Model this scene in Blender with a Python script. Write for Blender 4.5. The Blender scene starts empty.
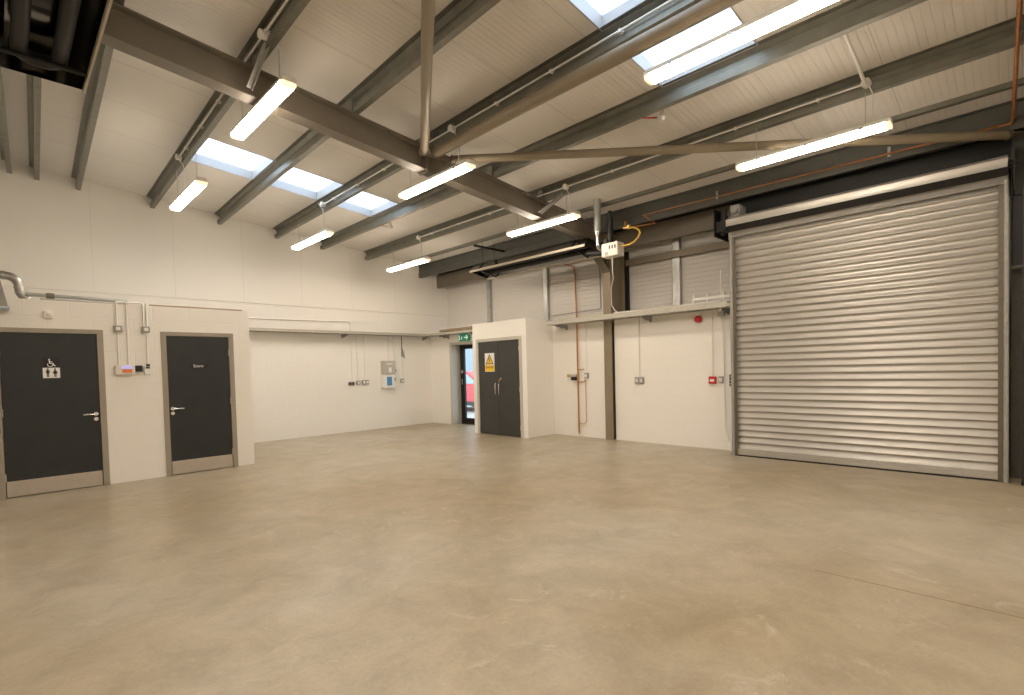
import bpy, math, random
from mathutils import Vector, Matrix
random.seed(7)
scene = bpy.context.scene
COL = scene.collection
PI = math.pi

# ------------------------------------------------------------------ materials
def nodes_of(name):
    m = bpy.data.materials.new(name); m.use_nodes = True
    nt = m.node_tree
    return m, nt, nt.nodes['Principled BSDF']

def mat(name, col, rough=0.5, metal=0.0, spec=0.5, noise=0.0, nscale=20.0, bump=0.0):
    m, nt, b = nodes_of(name)
    b.inputs['Base Color'].default_value = (*col, 1)
    b.inputs['Roughness'].default_value = rough
    b.inputs['Metallic'].default_value = metal
    b.inputs['Specular IOR Level'].default_value = spec
    tc = nt.nodes.new('ShaderNodeTexCoord')
    nz = nt.nodes.new('ShaderNodeTexNoise'); nz.inputs['Scale'].default_value = nscale
    nz.inputs['Detail'].default_value = 5
    nt.links.new(tc.outputs['Object'], nz.inputs['Vector'])
    if noise > 0:
        r = nt.nodes.new('ShaderNodeValToRGB')
        r.color_ramp.elements[0].position = 0.3; r.color_ramp.elements[1].position = 0.7
        r.color_ramp.elements[0].color = tuple(c*(1-noise) for c in col) + (1,)
        r.color_ramp.elements[1].color = tuple(min(1, c*(1+noise)) for c in col) + (1,)
        nt.links.new(nz.outputs['Fac'], r.inputs['Fac'])
        nt.links.new(r.outputs['Color'], b.inputs['Base Color'])
    if bump > 0:
        bp = nt.nodes.new('ShaderNodeBump'); bp.inputs['Strength'].default_value = bump
        bp.inputs['Distance'].default_value = 0.01
        nt.links.new(nz.outputs['Fac'], bp.inputs['Height'])
        nt.links.new(bp.outputs['Normal'], b.inputs['Normal'])
    return m

def emit(name, col, strength):
    m, nt, b = nodes_of(name)
    b.inputs['Base Color'].default_value = (*col, 1)
    b.inputs['Emission Color'].default_value = (*col, 1)
    b.inputs['Emission Strength'].default_value = strength
    return m

def math_node(nt, op, a, b=None, c=None):
    n = nt.nodes.new('ShaderNodeMath'); n.operation = op
    for i, v in enumerate((a, b, c)):
        if v is None: continue
        if isinstance(v, (int, float)): n.inputs[i].default_value = v
        else: nt.links.new(v, n.inputs[i])
    return n.outputs[0]

def position(nt):
    g = nt.nodes.new('ShaderNodeNewGeometry')
    s = nt.nodes.new('ShaderNodeSeparateXYZ')
    nt.links.new(g.outputs['Position'], s.inputs[0])
    return s.outputs, g.outputs['Position']

def block_mat(name, col, along):
    """painted blockwork: joints as fine relief; along = world axis the courses run in"""
    m, nt, b = nodes_of(name)
    (x, y, z), pos = position(nt)
    cb = nt.nodes.new('ShaderNodeCombineXYZ')
    nt.links.new(x if along == 'x' else y, cb.inputs[0]); nt.links.new(z, cb.inputs[1])
    br = nt.nodes.new('ShaderNodeTexBrick')
    br.inputs['Scale'].default_value = 1.0
    br.inputs['Brick Width'].default_value = 0.45
    br.inputs['Row Height'].default_value = 0.225
    br.inputs['Mortar Size'].default_value = 0.006
    br.inputs['Mortar Smooth'].default_value = 0.4
    br.inputs['Color1'].default_value = (1, 1, 1, 1); br.inputs['Color2'].default_value = (0.94, 0.94, 0.94, 1)
    br.inputs['Mortar'].default_value = (0, 0, 0, 1)
    nt.links.new(cb.outputs[0], br.inputs['Vector'])
    nz = nt.nodes.new('ShaderNodeTexNoise'); nz.inputs['Scale'].default_value = 60; nz.inputs['Detail'].default_value = 4
    nt.links.new(pos, nz.inputs['Vector'])
    h = math_node(nt, 'MULTIPLY_ADD', nz.outputs['Fac'], 0.25, br.outputs['Color'])
    bp = nt.nodes.new('ShaderNodeBump'); bp.inputs['Strength'].default_value = 0.5; bp.inputs['Distance'].default_value = 0.004
    nt.links.new(h, bp.inputs['Height']); nt.links.new(bp.outputs['Normal'], b.inputs['Normal'])
    b.inputs['Base Color'].default_value = (*col, 1); b.inputs['Roughness'].default_value = 0.55
    return m

def ribbed_mat(name, col, axis, period, depth, seam=None, seam_axis=None, rough=0.45, seam_tone=0.75):
    """lining sheet with pressed ribs every `period` metres along a world axis and board seams"""
    m, nt, b = nodes_of(name)
    s, pos = position(nt)
    ax = {'x': s[0], 'y': s[1], 'z': s[2]}
    h = None
    if period:
        f = math_node(nt, 'FRACT', math_node(nt, 'DIVIDE', ax[axis], period))
        d = math_node(nt, 'ABSOLUTE', math_node(nt, 'SUBTRACT', f, 0.5))
        h = math_node(nt, 'SMOOTH_MIN', math_node(nt, 'MULTIPLY', d, 8.0), 1.0, 0.3)
    if seam:
        f2 = math_node(nt, 'FRACT', math_node(nt, 'DIVIDE', ax[seam_axis], seam))
        g = math_node(nt, 'GREATER_THAN', f2, 0.010)
        g = math_node(nt, 'MULTIPLY', g, 1.2)
        h = g if h is None else math_node(nt, 'ADD', h, g)
    bp = nt.nodes.new('ShaderNodeBump'); bp.inputs['Strength'].default_value = 1.0; bp.inputs['Distance'].default_value = depth
    nt.links.new(h, bp.inputs['Height']); nt.links.new(bp.outputs['Normal'], b.inputs['Normal'])
    b.inputs['Base Color'].default_value = (*col, 1); b.inputs['Roughness'].default_value = rough
    if seam:
        mx = nt.nodes.new('ShaderNodeMixRGB'); nt.links.new(math_node(nt, 'GREATER_THAN', f2, 0.010), mx.inputs[0])
        mx.inputs[1].default_value = (*[c*seam_tone for c in col], 1); mx.inputs[2].default_value = (*col, 1)
        nt.links.new(mx.outputs[0], b.inputs['Base Color'])
    return m

def floor_mat():
    m, nt, b = nodes_of('concrete floor')
    (x, y, z), pos = position(nt)
    def noise(scale, detail, dist=0.0, rough=0.6):
        n = nt.nodes.new('ShaderNodeTexNoise')
        n.inputs['Scale'].default_value = scale; n.inputs['Detail'].default_value = detail
        n.inputs['Distortion'].default_value = dist; n.inputs['Roughness'].default_value = rough
        nt.links.new(pos, n.inputs['Vector']); return n.outputs['Fac']
    def ramp(fac, p0, c0, p1, c1):
        r = nt.nodes.new('ShaderNodeValToRGB')
        r.color_ramp.elements[0].position = p0; r.color_ramp.elements[0].color = (*c0, 1)
        r.color_ramp.elements[1].position = p1; r.color_ramp.elements[1].color = (*c1, 1)
        nt.links.new(fac, r.inputs['Fac']); return r.outputs['Color']
    def mix(kind, fac, a, c):
        n = nt.nodes.new('ShaderNodeMixRGB'); n.blend_type = kind
        if isinstance(fac, float): n.inputs[0].default_value = fac
        else: nt.links.new(fac, n.inputs[0])
        for i, v in ((1, a), (2, c)):
            if isinstance(v, tuple): n.inputs[i].default_value = (*v, 1)
            else: nt.links.new(v, n.inputs[i])
        return n.outputs[0]
    base = ramp(noise(0.30, 4, 0.3), 0.36, FLOOR_A, 0.62, FLOOR_B)
    fine = ramp(noise(2.6, 8, 0.5, 0.72), 0.3, (0.77, 0.75, 0.72), 0.72, (1.12, 1.115, 1.11))
    c = mix('MULTIPLY', 1.0, base, fine)
    speck = ramp(noise(38, 4, 0.0, 0.7), 0.35, (0.93, 0.93, 0.93), 0.7, (1.05, 1.05, 1.05))
    c = mix('MULTIPLY', 1.0, c, speck)
    patch = ramp(noise(3.0, 7, 0.9, 0.78), 0.58, (0, 0, 0), 0.74, (0.6, 0.6, 0.6))
    c = mix('MIX', patch, c, (0.60, 0.56, 0.49))
    stain = ramp(noise(0.9, 5, 0.5, 0.72), 0.58, (0, 0, 0), 0.75, (0.42, 0.42, 0.42))
    c = mix('MIX', stain, c, (0.26, 0.19, 0.115))
    nt.links.new(c, b.inputs['Base Color'])
    r = nt.nodes.new('ShaderNodeMapRange')
    r.inputs['To Min'].default_value = 0.26; r.inputs['To Max'].default_value = 0.5
    nt.links.new(noise(1.8, 6, 0.5), r.inputs['Value']); nt.links.new(r.outputs[0], b.inputs['Roughness'])
    bp = nt.nodes.new('ShaderNodeBump'); bp.inputs['Strength'].default_value = 0.12; bp.inputs['Distance'].default_value = 0.004
    nt.links.new(noise(9, 6), bp.inputs['Height']); nt.links.new(bp.outputs['Normal'], b.inputs['Normal'])
    return m

def glass_mat(name, tint=(1, 1, 1), gloss=0.06, rough=0.0):
    m = bpy.data.materials.new(name); m.use_nodes = True
    nt = m.node_tree; nt.nodes.clear()
    o = nt.nodes.new('ShaderNodeOutputMaterial'); mx = nt.nodes.new('ShaderNodeMixShader')
    t = nt.nodes.new('ShaderNodeBsdfTransparent'); g = nt.nodes.new('ShaderNodeBsdfGlossy')
    t.inputs[0].default_value = (*tint, 1); g.inputs['Roughness'].default_value = rough
    mx.inputs[0].default_value = gloss
    nt.links.new(t.outputs[0], mx.inputs[1]); nt.links.new(g.outputs[0], mx.inputs[2]); nt.links.new(mx.outputs[0], o.inputs[0])
    return m

def rooflight_mat():
    m = bpy.data.materials.new('translucent rooflight sheet'); m.use_nodes = True
    nt = m.node_tree; nt.nodes.clear()
    o = nt.nodes.new('ShaderNodeOutputMaterial'); mx = nt.nodes.new('ShaderNodeMixShader')
    t = nt.nodes.new('ShaderNodeBsdfTransparent'); g = nt.nodes.new('ShaderNodeBsdfTranslucent')
    t.inputs[0].default_value = (0.95, 0.97, 1, 1); g.inputs[0].default_value = (0.9, 0.93, 0.96, 1)
    mx.inputs[0].default_value = 0.35
    nt.links.new(t.outputs[0], mx.inputs[1]); nt.links.new(g.outputs[0], mx.inputs[2]); nt.links.new(mx.outputs[0], o.inputs[0])
    return m

FLOOR_A = (0.365, 0.297, 0.195); FLOOR_B = (0.462, 0.416, 0.333)
WHITE = (0.865, 0.845, 0.803)
LAMP = 24.0; LAMPCOL = (1.0, 0.86, 0.69)
SKY = (0.78, 0.89, 1.0); SKYSTR = 1.9
EXPOSURE = 1.0

M_floor = floor_mat()
M_blockx = block_mat('white painted blockwork along x', WHITE, 'x')
M_blocky = block_mat('white painted blockwork along y', WHITE, 'y')
M_board = ribbed_mat('white wall boarding', WHITE, 'x', None, 0.002, 1.22, 'x', 0.6, 0.93)
M_clad = ribbed_mat('ribbed wall lining', (0.72, 0.69, 0.66), 'z', 0.085, 0.006)
M_ceil = ribbed_mat('ribbed roof lining', (0.76, 0.73, 0.69), 'y', 0.0667, 0.0032, 1.0, 'y')
M_plain = mat('plain white paint', WHITE, 0.6, noise=0.02)
M_trimw = mat('white rooflight trim', (0.45, 0.455, 0.465), 0.4, noise=0.02)
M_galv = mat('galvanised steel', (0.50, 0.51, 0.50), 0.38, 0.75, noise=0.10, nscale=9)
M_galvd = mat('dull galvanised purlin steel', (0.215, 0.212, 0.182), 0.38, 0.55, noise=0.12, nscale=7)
M_paint = mat('grey brown painted steel', (0.165, 0.140, 0.107), 0.40, 0.0, noise=0.06, nscale=5)
M_postp = mat('olive grey column paint', (0.25, 0.205, 0.14), 0.45, 0.0, noise=0.05, nscale=5)
M_shut = mat('galvanised shutter lath', (0.50, 0.48, 0.445), 0.42, 0.5)
M_guide = mat('weathered guide steel', (0.15, 0.128, 0.095), 0.45, 0.3, noise=0.08)
M_tray = mat('zinc cable tray', (0.50, 0.475, 0.42), 0.45, 0.3, noise=0.08)
M_rim = mat('pale blue unit rim', (0.42, 0.52, 0.60), 0.3, 0.3)
M_unit = mat('silver unit case', (0.30, 0.285, 0.26), 0.3, 0.6)
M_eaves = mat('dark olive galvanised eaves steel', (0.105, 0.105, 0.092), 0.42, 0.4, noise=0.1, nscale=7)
M_brace = mat('weathered galvanised angle', (0.36, 0.36, 0.34), 0.6, 0.2, noise=0.1)
M_darkcol = mat('dark grey green column paint', (0.085, 0.085, 0.075), 0.45, noise=0.08)
M_alu = mat('brushed aluminium', (0.66, 0.66, 0.66), 0.3, 0.85, noise=0.04, nscale=30)
M_kick = mat('satin steel kick plate', (0.55, 0.50, 0.44), 0.38, 0.6, noise=0.05, nscale=12)
M_chrome = mat('chrome', (0.8, 0.8, 0.8), 0.18, 1.0)
M_door = mat('dark grey door laminate', (0.020, 0.024, 0.026), 0.42, noise=0.12, nscale=4)
M_door2 = mat('charcoal plant door paint', (0.042, 0.042, 0.040), 0.45, noise=0.06, nscale=4)
M_frame = mat('grey door frame paint', (0.34, 0.30, 0.245), 0.42, noise=0.03)
M_framel = mat('pale grey door frame paint', (0.55, 0.52, 0.47), 0.42, noise=0.03)
M_black = mat('black plastic', (0.02, 0.02, 0.02), 0.4)
M_blackst = mat('black steel', (0.008, 0.0075, 0.007), 0.55, 0.0, noise=0.2)
M_grey = mat('grey plastic', (0.34, 0.33, 0.31), 0.45)
M_white = mat('white plastic', (0.82, 0.81, 0.78), 0.4)
M_wconduit = mat('white conduit', (0.86, 0.85, 0.82), 0.4)
M_offw = mat('off white enamel', (0.74, 0.72, 0.66), 0.4)
M_copper = mat('copper pipe', (0.56, 0.25, 0.11), 0.35, 0.75, noise=0.15)
M_brass = mat('brass', (0.62, 0.42, 0.16), 0.3, 0.9)
M_yellow = mat('yellow hose', (0.72, 0.45, 0.06), 0.45)
M_red = mat('red plastic', (0.55, 0.02, 0.02), 0.35)
M_redcar = mat('red car paint', (0.62, 0.05, 0.06), 0.25)
M_orange = mat('orange lettering panel', (0.8, 0.25, 0.08), 0.4)
M_lcd = emit('lit lilac display', (0.48, 0.45, 0.95), 0.28)
M_signw = mat('sign white', (0.85, 0.85, 0.85), 0.35)
M_signk = mat('sign black', (0.012, 0.012, 0.012), 0.3)
M_signy = mat('sign yellow', (0.85, 0.55, 0.03), 0.4)
M_signg = emit('lit green sign', (0.012, 0.17, 0.085), 0.22)
M_signgw = emit('lit white sign symbol', (0.70, 0.85, 0.76), 0.25)
M_blue = mat('blue notice', (0.09, 0.30, 0.62), 0.4)
M_metal_grey = mat('grey meter cabinet', (0.50, 0.48, 0.44), 0.45)
M_timber = mat('bare timber', (0.34, 0.25, 0.165), 0.6, noise=0.12, nscale=12)
M_lip = mat('pale folded reflector edge', (0.55, 0.49, 0.40), 0.4, 0.3)
M_mirror = mat('polished reflector', (0.20, 0.195, 0.185), 0.12, 1.0)
M_duct = mat('spiral duct', (0.44, 0.42, 0.39), 0.28, 0.95, noise=0.06)
M_pane = rooflight_mat()
M_glass = glass_mat('door glass', (0.92, 0.96, 0.95))
M_carglass = mat('car glass', (0.32, 0.40, 0.44), 0.08)
M_tyre = mat('tyre rubber', (0.02, 0.02, 0.02), 0.7)
M_tarmac = mat('outside tarmac', (0.42, 0.42, 0.43), 0.85, noise=0.15, nscale=6)
M_far = ribbed_mat('grey blue profiled cladding', (0.30, 0.36, 0.42), 'y', 0.25, 0.02)
M_lamp = emit('lit lamp diffuser', LAMPCOL, LAMP)
M_lampend = emit('glowing frosted lamp end', (1.0, 0.80, 0.52), 0.55)
M_joint = mat('dark floor joint filler', (0.25, 0.195, 0.125), 0.8)

# ------------------------------------------------------------------ geometry helpers
ORG = {}
class MB:
    def __init__(self):
        self.v = []; self.f = []; self.s = []
    def add(self, vs, fs, smooth=False):
        n = len(self.v); self.v += [tuple(p) for p in vs]
        for f in fs:
            self.f.append([n+i for i in f]); self.s.append(smooth)
        return self
    def box(self, x0, x1, y0, y1, z0, z1):
        x0, x1 = sorted((x0, x1)); y0, y1 = sorted((y0, y1)); z0, z1 = sorted((z0, z1))
        vs = [(x0,y0,z0),(x1,y0,z0),(x1,y1,z0),(x0,y1,z0),(x0,y0,z1),(x1,y0,z1),(x1,y1,z1),(x0,y1,z1)]
        return self.add(vs, [(0,3,2,1),(4,5,6,7),(0,1,5,4),(1,2,6,5),(2,3,7,6),(3,0,4,7)])
    def hexa(self, b, t):
        """bottom quad b (ccw from above), top quad t"""
        return self.add(list(b)+list(t), [(0,3,2,1),(4,5,6,7),(0,1,5,4),(1,2,6,5),(2,3,7,6),(3,0,4,7)])
    def prism(self, prof, fn0, fn1, closed=True, smooth=False, caps=True):
        """profile points mapped by fn0 and fn1 to the two ends"""
        n = len(prof)
        vs = [fn0(*p) for p in prof] + [fn1(*p) for p in prof]
        fs = [(i, (i+1) % n, n+(i+1) % n, n+i) for i in range(n if closed else n-1)]
        self.add(vs, fs, smooth)
        if closed and caps:
            self.add(vs[:n], [tuple(range(n))[::-1]]); self.add(vs[n:], [tuple(range(n))])
        return self
    def tube(self, pts, r, seg=10, caps=True):
        pts = [Vector(p) for p in pts]
        rings = []; up = None
        for i, p in enumerate(pts):
            d0 = (pts[i]-pts[i-1]).normalized() if i > 0 else None
            d1 = (pts[i+1]-pts[i]).normalized() if i < len(pts)-1 else None
            t = (d0+d1).normalized() if d0 and d1 else (d0 or d1)
            if up is None:
                up = t.orthogonal().normalized()
            up = (up - t*up.dot(t)).normalized()
            sd = t.cross(up)
            k = 1.0
            if d0 and d1: k = 1/max(0.4, math.cos(d0.angle(d1)/2))
            rings.append([p + (up*math.cos(a)+sd*math.sin(a))*r*(k if d0 and d1 and False else 1) for a in [2*PI*j/seg for j in range(seg)]])
        vs = [q for rg in rings for q in rg]
        fs = []
        for i in range(len(rings)-1):
            for j in range(seg):
                a = i*seg+j; b = i*seg+(j+1) % seg
                fs.append((a, b, b+seg, a+seg))
        self.add(vs, fs, True)
        if caps:
            self.add(rings[0], [tuple(range(seg))[::-1]]); self.add(rings[-1], [tuple(range(seg))])
        return self
    def cyl(self, p0, p1, r0, r1=None, seg=16):
        r1 = r0 if r1 is None else r1
        p0, p1 = Vector(p0), Vector(p1); t = (p1-p0).normalized(); u = t.orthogonal().normalized(); w = t.cross(u)
        A = [p0+(u*math.cos(2*PI*j/seg)+w*math.sin(2*PI*j/seg))*r0 for j in range(seg)]
        B = [p1+(u*math.cos(2*PI*j/seg)+w*math.sin(2*PI*j/seg))*r1 for j in range(seg)]
        self.add(A+B, [(j, (j+1) % seg, seg+(j+1) % seg, seg+j) for j in range(seg)], True)
        self.add(A, [tuple(range(seg))[::-1]]); self.add(B, [tuple(range(seg))])
        return self
    def dome(self, c, axis, r, squash=1.0, seg=16, rings=5):
        c = Vector(c); t = Vector(axis).normalized(); u = t.orthogonal().normalized(); w = t.cross(u)
        vs = []
        for i in range(rings):
            a = (PI/2)*i/rings
            for j in range(seg):
                b = 2*PI*j/seg
                vs.append(c+(u*math.cos(b)+w*math.sin(b))*r*math.cos(a)+t*r*squash*math.sin(a))
        vs.append(c+t*r*squash)
        fs = []
        for i in range(rings-1):
            for j in range(seg):
                a = i*seg+j; b = i*seg+(j+1) % seg
                fs.append((a, b, b+seg, a+seg))
        top = len(vs)-1
        fs += [((rings-1)*seg+j, (rings-1)*seg+(j+1) % seg, top) for j in range(seg)]
        return self.add(vs, fs, True)
    def bbox_bevel(self, *a, r=0.004):
        """box with chamfered edges all round"""
        x0,x1,y0,y1,z0,z1 = a
        x0,x1 = sorted((x0,x1)); y0,y1 = sorted((y0,y1)); z0,z1 = sorted((z0,z1))
        r = min(r, (x1-x0)*.4, (y1-y0)*.4, (z1-z0)*.4)
        P = []
        for sx, X in ((1,x0),(-1,x1)):
            for sy, Y in ((1,y0),(-1,y1)):
                for sz, Z in ((1,z0),(-1,z1)):
                    P += [(X, Y+sy*r, Z+sz*r), (X+sx*r, Y, Z+sz*r), (X+sx*r, Y+sy*r, Z)]
        import bmesh
        bm = bmesh.new()
        for p in P: bm.verts.new(p)
        bmesh.ops.convex_hull(bm, input=bm.verts)
        bm.verts.ensure_lookup_table(); bm.verts.index_update()
        vs = [tuple(v.co) for v in bm.verts]; fs = [tuple(v.index for v in f.verts) for f in bm.faces]
        bm.free()
        return self.add(vs, fs)
    def build(self, name, m, parent=None):
        org = ORG.get(parent.name, Vector((0,0,0))) if parent else Vector((0,0,0))
        me = bpy.data.meshes.new(name)
        me.from_pydata([tuple(Vector(p)-org) for p in self.v], [], self.f)
        for p, s in zip(me.polygons, self.s): p.use_smooth = s
        me.materials.append(m); me.update()
        o = bpy.data.objects.new(name, me); COL.objects.link(o)
        if parent: o.parent = parent; ORG[o.name] = org
        return o

def thing(name, loc, label, cat, group=None, kind=None):
    o = bpy.data.objects.new(name, None); COL.objects.link(o)
    o.location = loc; o.empty_display_size = 0.1; ORG[o.name] = Vector(loc)
    return tag(o, label, cat, group, kind)

def tag(o, label=None, cat=None, group=None, kind=None):
    if label: o['label'] = label
    if cat: o['category'] = cat
    if group: o['group'] = group
    if kind: o['kind'] = kind
    return o

def struct(name, mb, m, label, cat):
    return tag(mb.build(name, m), label, cat, kind='structure')

def lab(o, label):
    o['label'] = label; return o

def text_mesh(name, body, m, size, origin, udir, vdir, parent, depth=0.001, align='CENTER'):
    cu = bpy.data.curves.new(name, 'FONT'); cu.body = body; cu.size = size; cu.align_x = align; cu.align_y = 'CENTER'
    cu.extrude = depth
    tmp = bpy.data.objects.new(name+'_tmp', cu); COL.objects.link(tmp)
    dg = bpy.context.evaluated_depsgraph_get(); dg.update()
    me = bpy.data.meshes.new_from_object(tmp.evaluated_get(dg))
    bpy.data.objects.remove(tmp)
    u = Vector(udir).normalized(); v = Vector(vdir).normalized(); n = u.cross(v)
    o0 = Vector(origin)
    mb = MB()
    mb.add([o0 + u*p.co.x + v*p.co.y + n*p.co.z for p in me.vertices], [tuple(p.vertices) for p in me.polygons])
    bpy.data.meshes.remove(me)
    return mb.build(name, m, parent)

# ------------------------------------------------------------------ plan (metres; camera stands at x=0, y=0)
XR = 8.434      # inner face of the shutter wall blockwork
YG = 11.548     # inner face of the end wall
YB = 8.804      # front of the toilet block
XC, YCF, CT = 7.591, 7.147, 2.456   # plant cupboard face, end, height
XCL = 9.05      # wall lining above the blockwork
def ZC(x): return 5.0 - 0.09*x      # underside of the roof lining
YRAFT = 5.69

def wall_panel(mb, fn, u0, u1, v0, v1, holes, t):
    """solid wall with rectangular holes; fn(u, v, w) -> point, w from 0 to t (into the wall)"""
    us = sorted({u0, u1, *[h[0] for h in holes], *[h[1] for h in holes]})
    vs = sorted({v0, v1, *[h[2] for h in holes], *[h[3] for h in holes]})
    us = [u for u in us if u0 <= u <= u1]; vs = [v for v in vs if v0 <= v <= v1]
    solid = lambda i, j: 0 <= i < len(us)-1 and 0 <= j < len(vs)-1 and not any(
        h[0]-1e-6 <= us[i] and us[i+1] <= h[1]+1e-6 and h[2]-1e-6 <= vs[j] and vs[j+1] <= h[3]+1e-6 for h in holes)
    for i in range(len(us)-1):
        for j in range(len(vs)-1):
            if not solid(i, j): continue
            a, b, c, d = us[i], us[i+1], vs[j], vs[j+1]
            mb.add([fn(a,c,0), fn(b,c,0), fn(b,d,0), fn(a,d,0)], [(0,1,2,3)])
            mb.add([fn(a,c,t), fn(b,c,t), fn(b,d,t), fn(a,d,t)], [(3,2,1,0)])
            for (di, dj, p, q) in ((-1,0,(a,c),(a,d)), (1,0,(b,d),(b,c)), (0,-1,(b,c),(a,c)), (0,1,(a,d),(b,d))):
                if not solid(i+di, j+dj):
                    mb.add([fn(*p,0), fn(*q,0), fn(*q,t), fn(*p,t)], [(0,1,2,3)])
    return mb

# ---- floor
mb = MB(); mb.box(-6.2, 9.2, -6.2, YG+0.2, -0.2, 0)
struct('floor', mb, M_floor, 'bare beige concrete floor with mottled stains', 'floor')
mb = MB(); mb.box(3.895, 3.901, -6.0, 1.0, -0.01, 0.0012)
struct('trim_1', mb, M_joint, 'thin saw cut joint in the concrete floor at lower right', 'floor joint')

# ---- ceiling with rooflight wells
WELLS = [(2.20, 3.135, 8.11, 9.15), (3.38, 4.235, 8.11, 9.15), (4.56, 5.34, 8.11, 9.15),
         (2.20, 3.11, 1.82, 2.84), (3.35, 4.18, 1.82, 2.84), (4.48, 5.33, 1.82, 2.84)]
mb = MB()
wall_panel(mb, lambda u, v, w: (u, v, ZC(u)+w), -6.2, 9.2, -6.2, YG+0.2, WELLS, 0.10)
struct('ceiling', mb, M_ceil, 'sloping off white ribbed roof lining', 'ceiling')
PLACES = ['leftmost pane of the rear rooflight strip', 'middle pane of the rear rooflight strip', 'rightmost pane of the rear rooflight strip',
          'first pane of the front rooflight strip, beyond the top edge', 'rooflight pane at top edge left of the round tie tube', 'front rooflight pane beside the nearest hanging light']
for i, (a, b, c, d) in enumerate(WELLS):
    w = thing('window_%d' % (i+1), ((a+b)/2, (c+d)/2, ZC((a+b)/2)), PLACES[i]+', bright white sky', 'rooflight', 'rooflight panes', 'structure')
    t = 0.012; H = 0.17
    fr = MB()
    P = lambda u, v, h: (u, v, ZC(u)+h)
    e = 0.003
    for (u0,u1,v0,v1) in ((a-e,a+t,c,d), (b-t,b+e,c,d), (a,b,c-e,c+t), (a,b,d-t,d+e)):
        fr.hexa([P(u0,v0,-0.006),P(u1,v0,-0.006),P(u1,v1,-0.006),P(u0,v1,-0.006)], [P(u0,v0,H),P(u1,v0,H),P(u1,v1,H),P(u0,v1,H)])
    fr.build('frame', M_trimw, w)
    pn = MB(); pn.hexa([P(a,c,0.13),P(b,c,0.13),P(b,d,0.13),P(a,d,0.13)], [P(a,c,0.136),P(b,c,0.136),P(b,d,0.136),P(a,d,0.136)])
    pn.build('pane', M_pane, w)

# ---- end wall: painted blockwork below, boarding above
mb = MB(); mb.box(-6.2, 9.2, YG, YG+0.25, 0, 2.98)
struct('wall_back', mb, M_blockx, 'white painted blockwork end wall', 'wall')
mb = MB(); mb.hexa([(-6.2,YG-0.026,2.965),(9.2,YG-0.026,2.965),(9.2,YG+0.25,2.965),(-6.2,YG+0.25,2.965)],
                   [(-6.2,YG-0.026,ZC(-6.2)+0.05),(9.2,YG-0.026,ZC(9.2)+0.05),(9.2,YG+0.25,ZC(9.2)+0.05),(-6.2,YG+0.25,ZC(-6.2)+0.05)])
struct('wall_back_upper', mb, M_board, 'white boarded upper part of the end wall', 'wall')
# ---- unseen walls closing the room
mb = MB(); mb.box(-6.2, -6.0, -6.2, YG, 0, 5.6)
struct('wall_left', mb, M_blocky, 'plain white far left wall outside the picture', 'wall')
mb = MB(); mb.box(-6.2, 9.2, -6.2, -6.0, 0, 5.6)
struct('wall_front', mb, M_blockx, 'plain white wall behind the viewpoint', 'wall')
# ---- shutter wall: block with exit door opening and the lining above
EX0, EX1, EXH = 9.62, 10.66, 2.12
mb = MB()
wall_panel(mb, lambda u, v, w: (XR+w, u, v), 3.22, YRAFT-0.10, 0, 2.44, [], 0.36)
wall_panel(mb, lambda u, v, w: (XR+w, u, v), YRAFT+0.10, YG, 0, 2.44, [(EX0, EX1, -0.01, EXH)], 0.36)
wall_panel(mb, lambda u, v, w: (XR+w, u, v), -6.2, -0.10, 0, 2.44, [], 0.36)
struct('wall_right', mb, M_blocky, 'white painted blockwork side wall beside the roller shutter', 'wall')
mb = MB()
wall_panel(mb, lambda u, v, w: (XCL+w, u, v), -6.2, YG, 0, ZC(XCL)+0.03, [(EX0-0.05, EX1+0.62, -0.01, EXH+0.05)], 0.15)
struct('wall_right_upper', mb, M_clad, 'off white ribbed lining above the blockwork side wall', 'wall')
mb = MB(); mb.box(XR-0.03, XR+0.10, 9.78, 11.1, 2.47, 2.53)
struct('trim_2', mb, M_timber, 'bare timber plate on the wall head above the exit door', 'wall plate')
mb = MB(); mb.box(XR-0.01, XR+0.36, 3.22, YRAFT-0.10, 2.44, 2.475); mb.box(XR-0.01, XR+0.36, YRAFT+0.10, 6.98, 2.44, 2.475)
struct('trim_3', mb, mat('wall head capping', (0.60, 0.54, 0.44), 0.6, noise=0.04), 'cream capping along the blockwork wall head', 'wall plate')

# ---- toilet block (front with two door openings, side, roof)
D1 = (0.007, 0.938); D2 = (1.732, 2.548); DH = 2.04; FW = 0.0715
mb = MB()
wall_panel(mb, lambda u, v, w: (u, YB+w, v), -6.0, 2.867, 0, 2.465,
           [(D1[0]-FW+0.01, D1[1]+FW-0.01, -0.01, DH+0.055), (D2[0]-FW+0.01, D2[1]+FW-0.01, -0.01, DH+0.055)], 0.14)
mb.box(2.727, 2.867, YB+0.14, YG, 0, 2.465)
struct('wall_toilet_block', mb, M_blockx, 'white blockwork front of the toilet and store block', 'wall')
mb = MB(); mb.box(-6.0, 2.727, YB+0.14, YG, 2.36, 2.46)
struct('ceiling_toilet_block', mb, M_plain, 'white top of the toilet and store block', 'ceiling')

# ---- plant cupboard
CL, CR, CFAR = 8.615, 7.350, 8.808
mb = MB()
wall_panel(mb, lambda u, v, w: (XC+w, u, v), YCF, CFAR, 0, CT, [(CR-0.05, CL+0.05, -0.01, DH+0.05)], 0.14)
mb.box(XC+0.14, XR, YCF, YCF+0.14, 0, CT); mb.box(XC+0.14, XR, CFAR-0.14, CFAR, 0, CT)
struct('wall_plant_cupboard', mb, M_blocky, 'white blockwork walls of the projecting plant cupboard', 'wall')
mb = MB(); mb.box(XC+0.14, XR, YCF+0.14, CFAR-0.14, CT-0.08, CT-0.005)
struct('ceiling_plant_cupboard', mb, M_plain, 'white lid of the projecting plant cupboard', 'ceiling')

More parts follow.
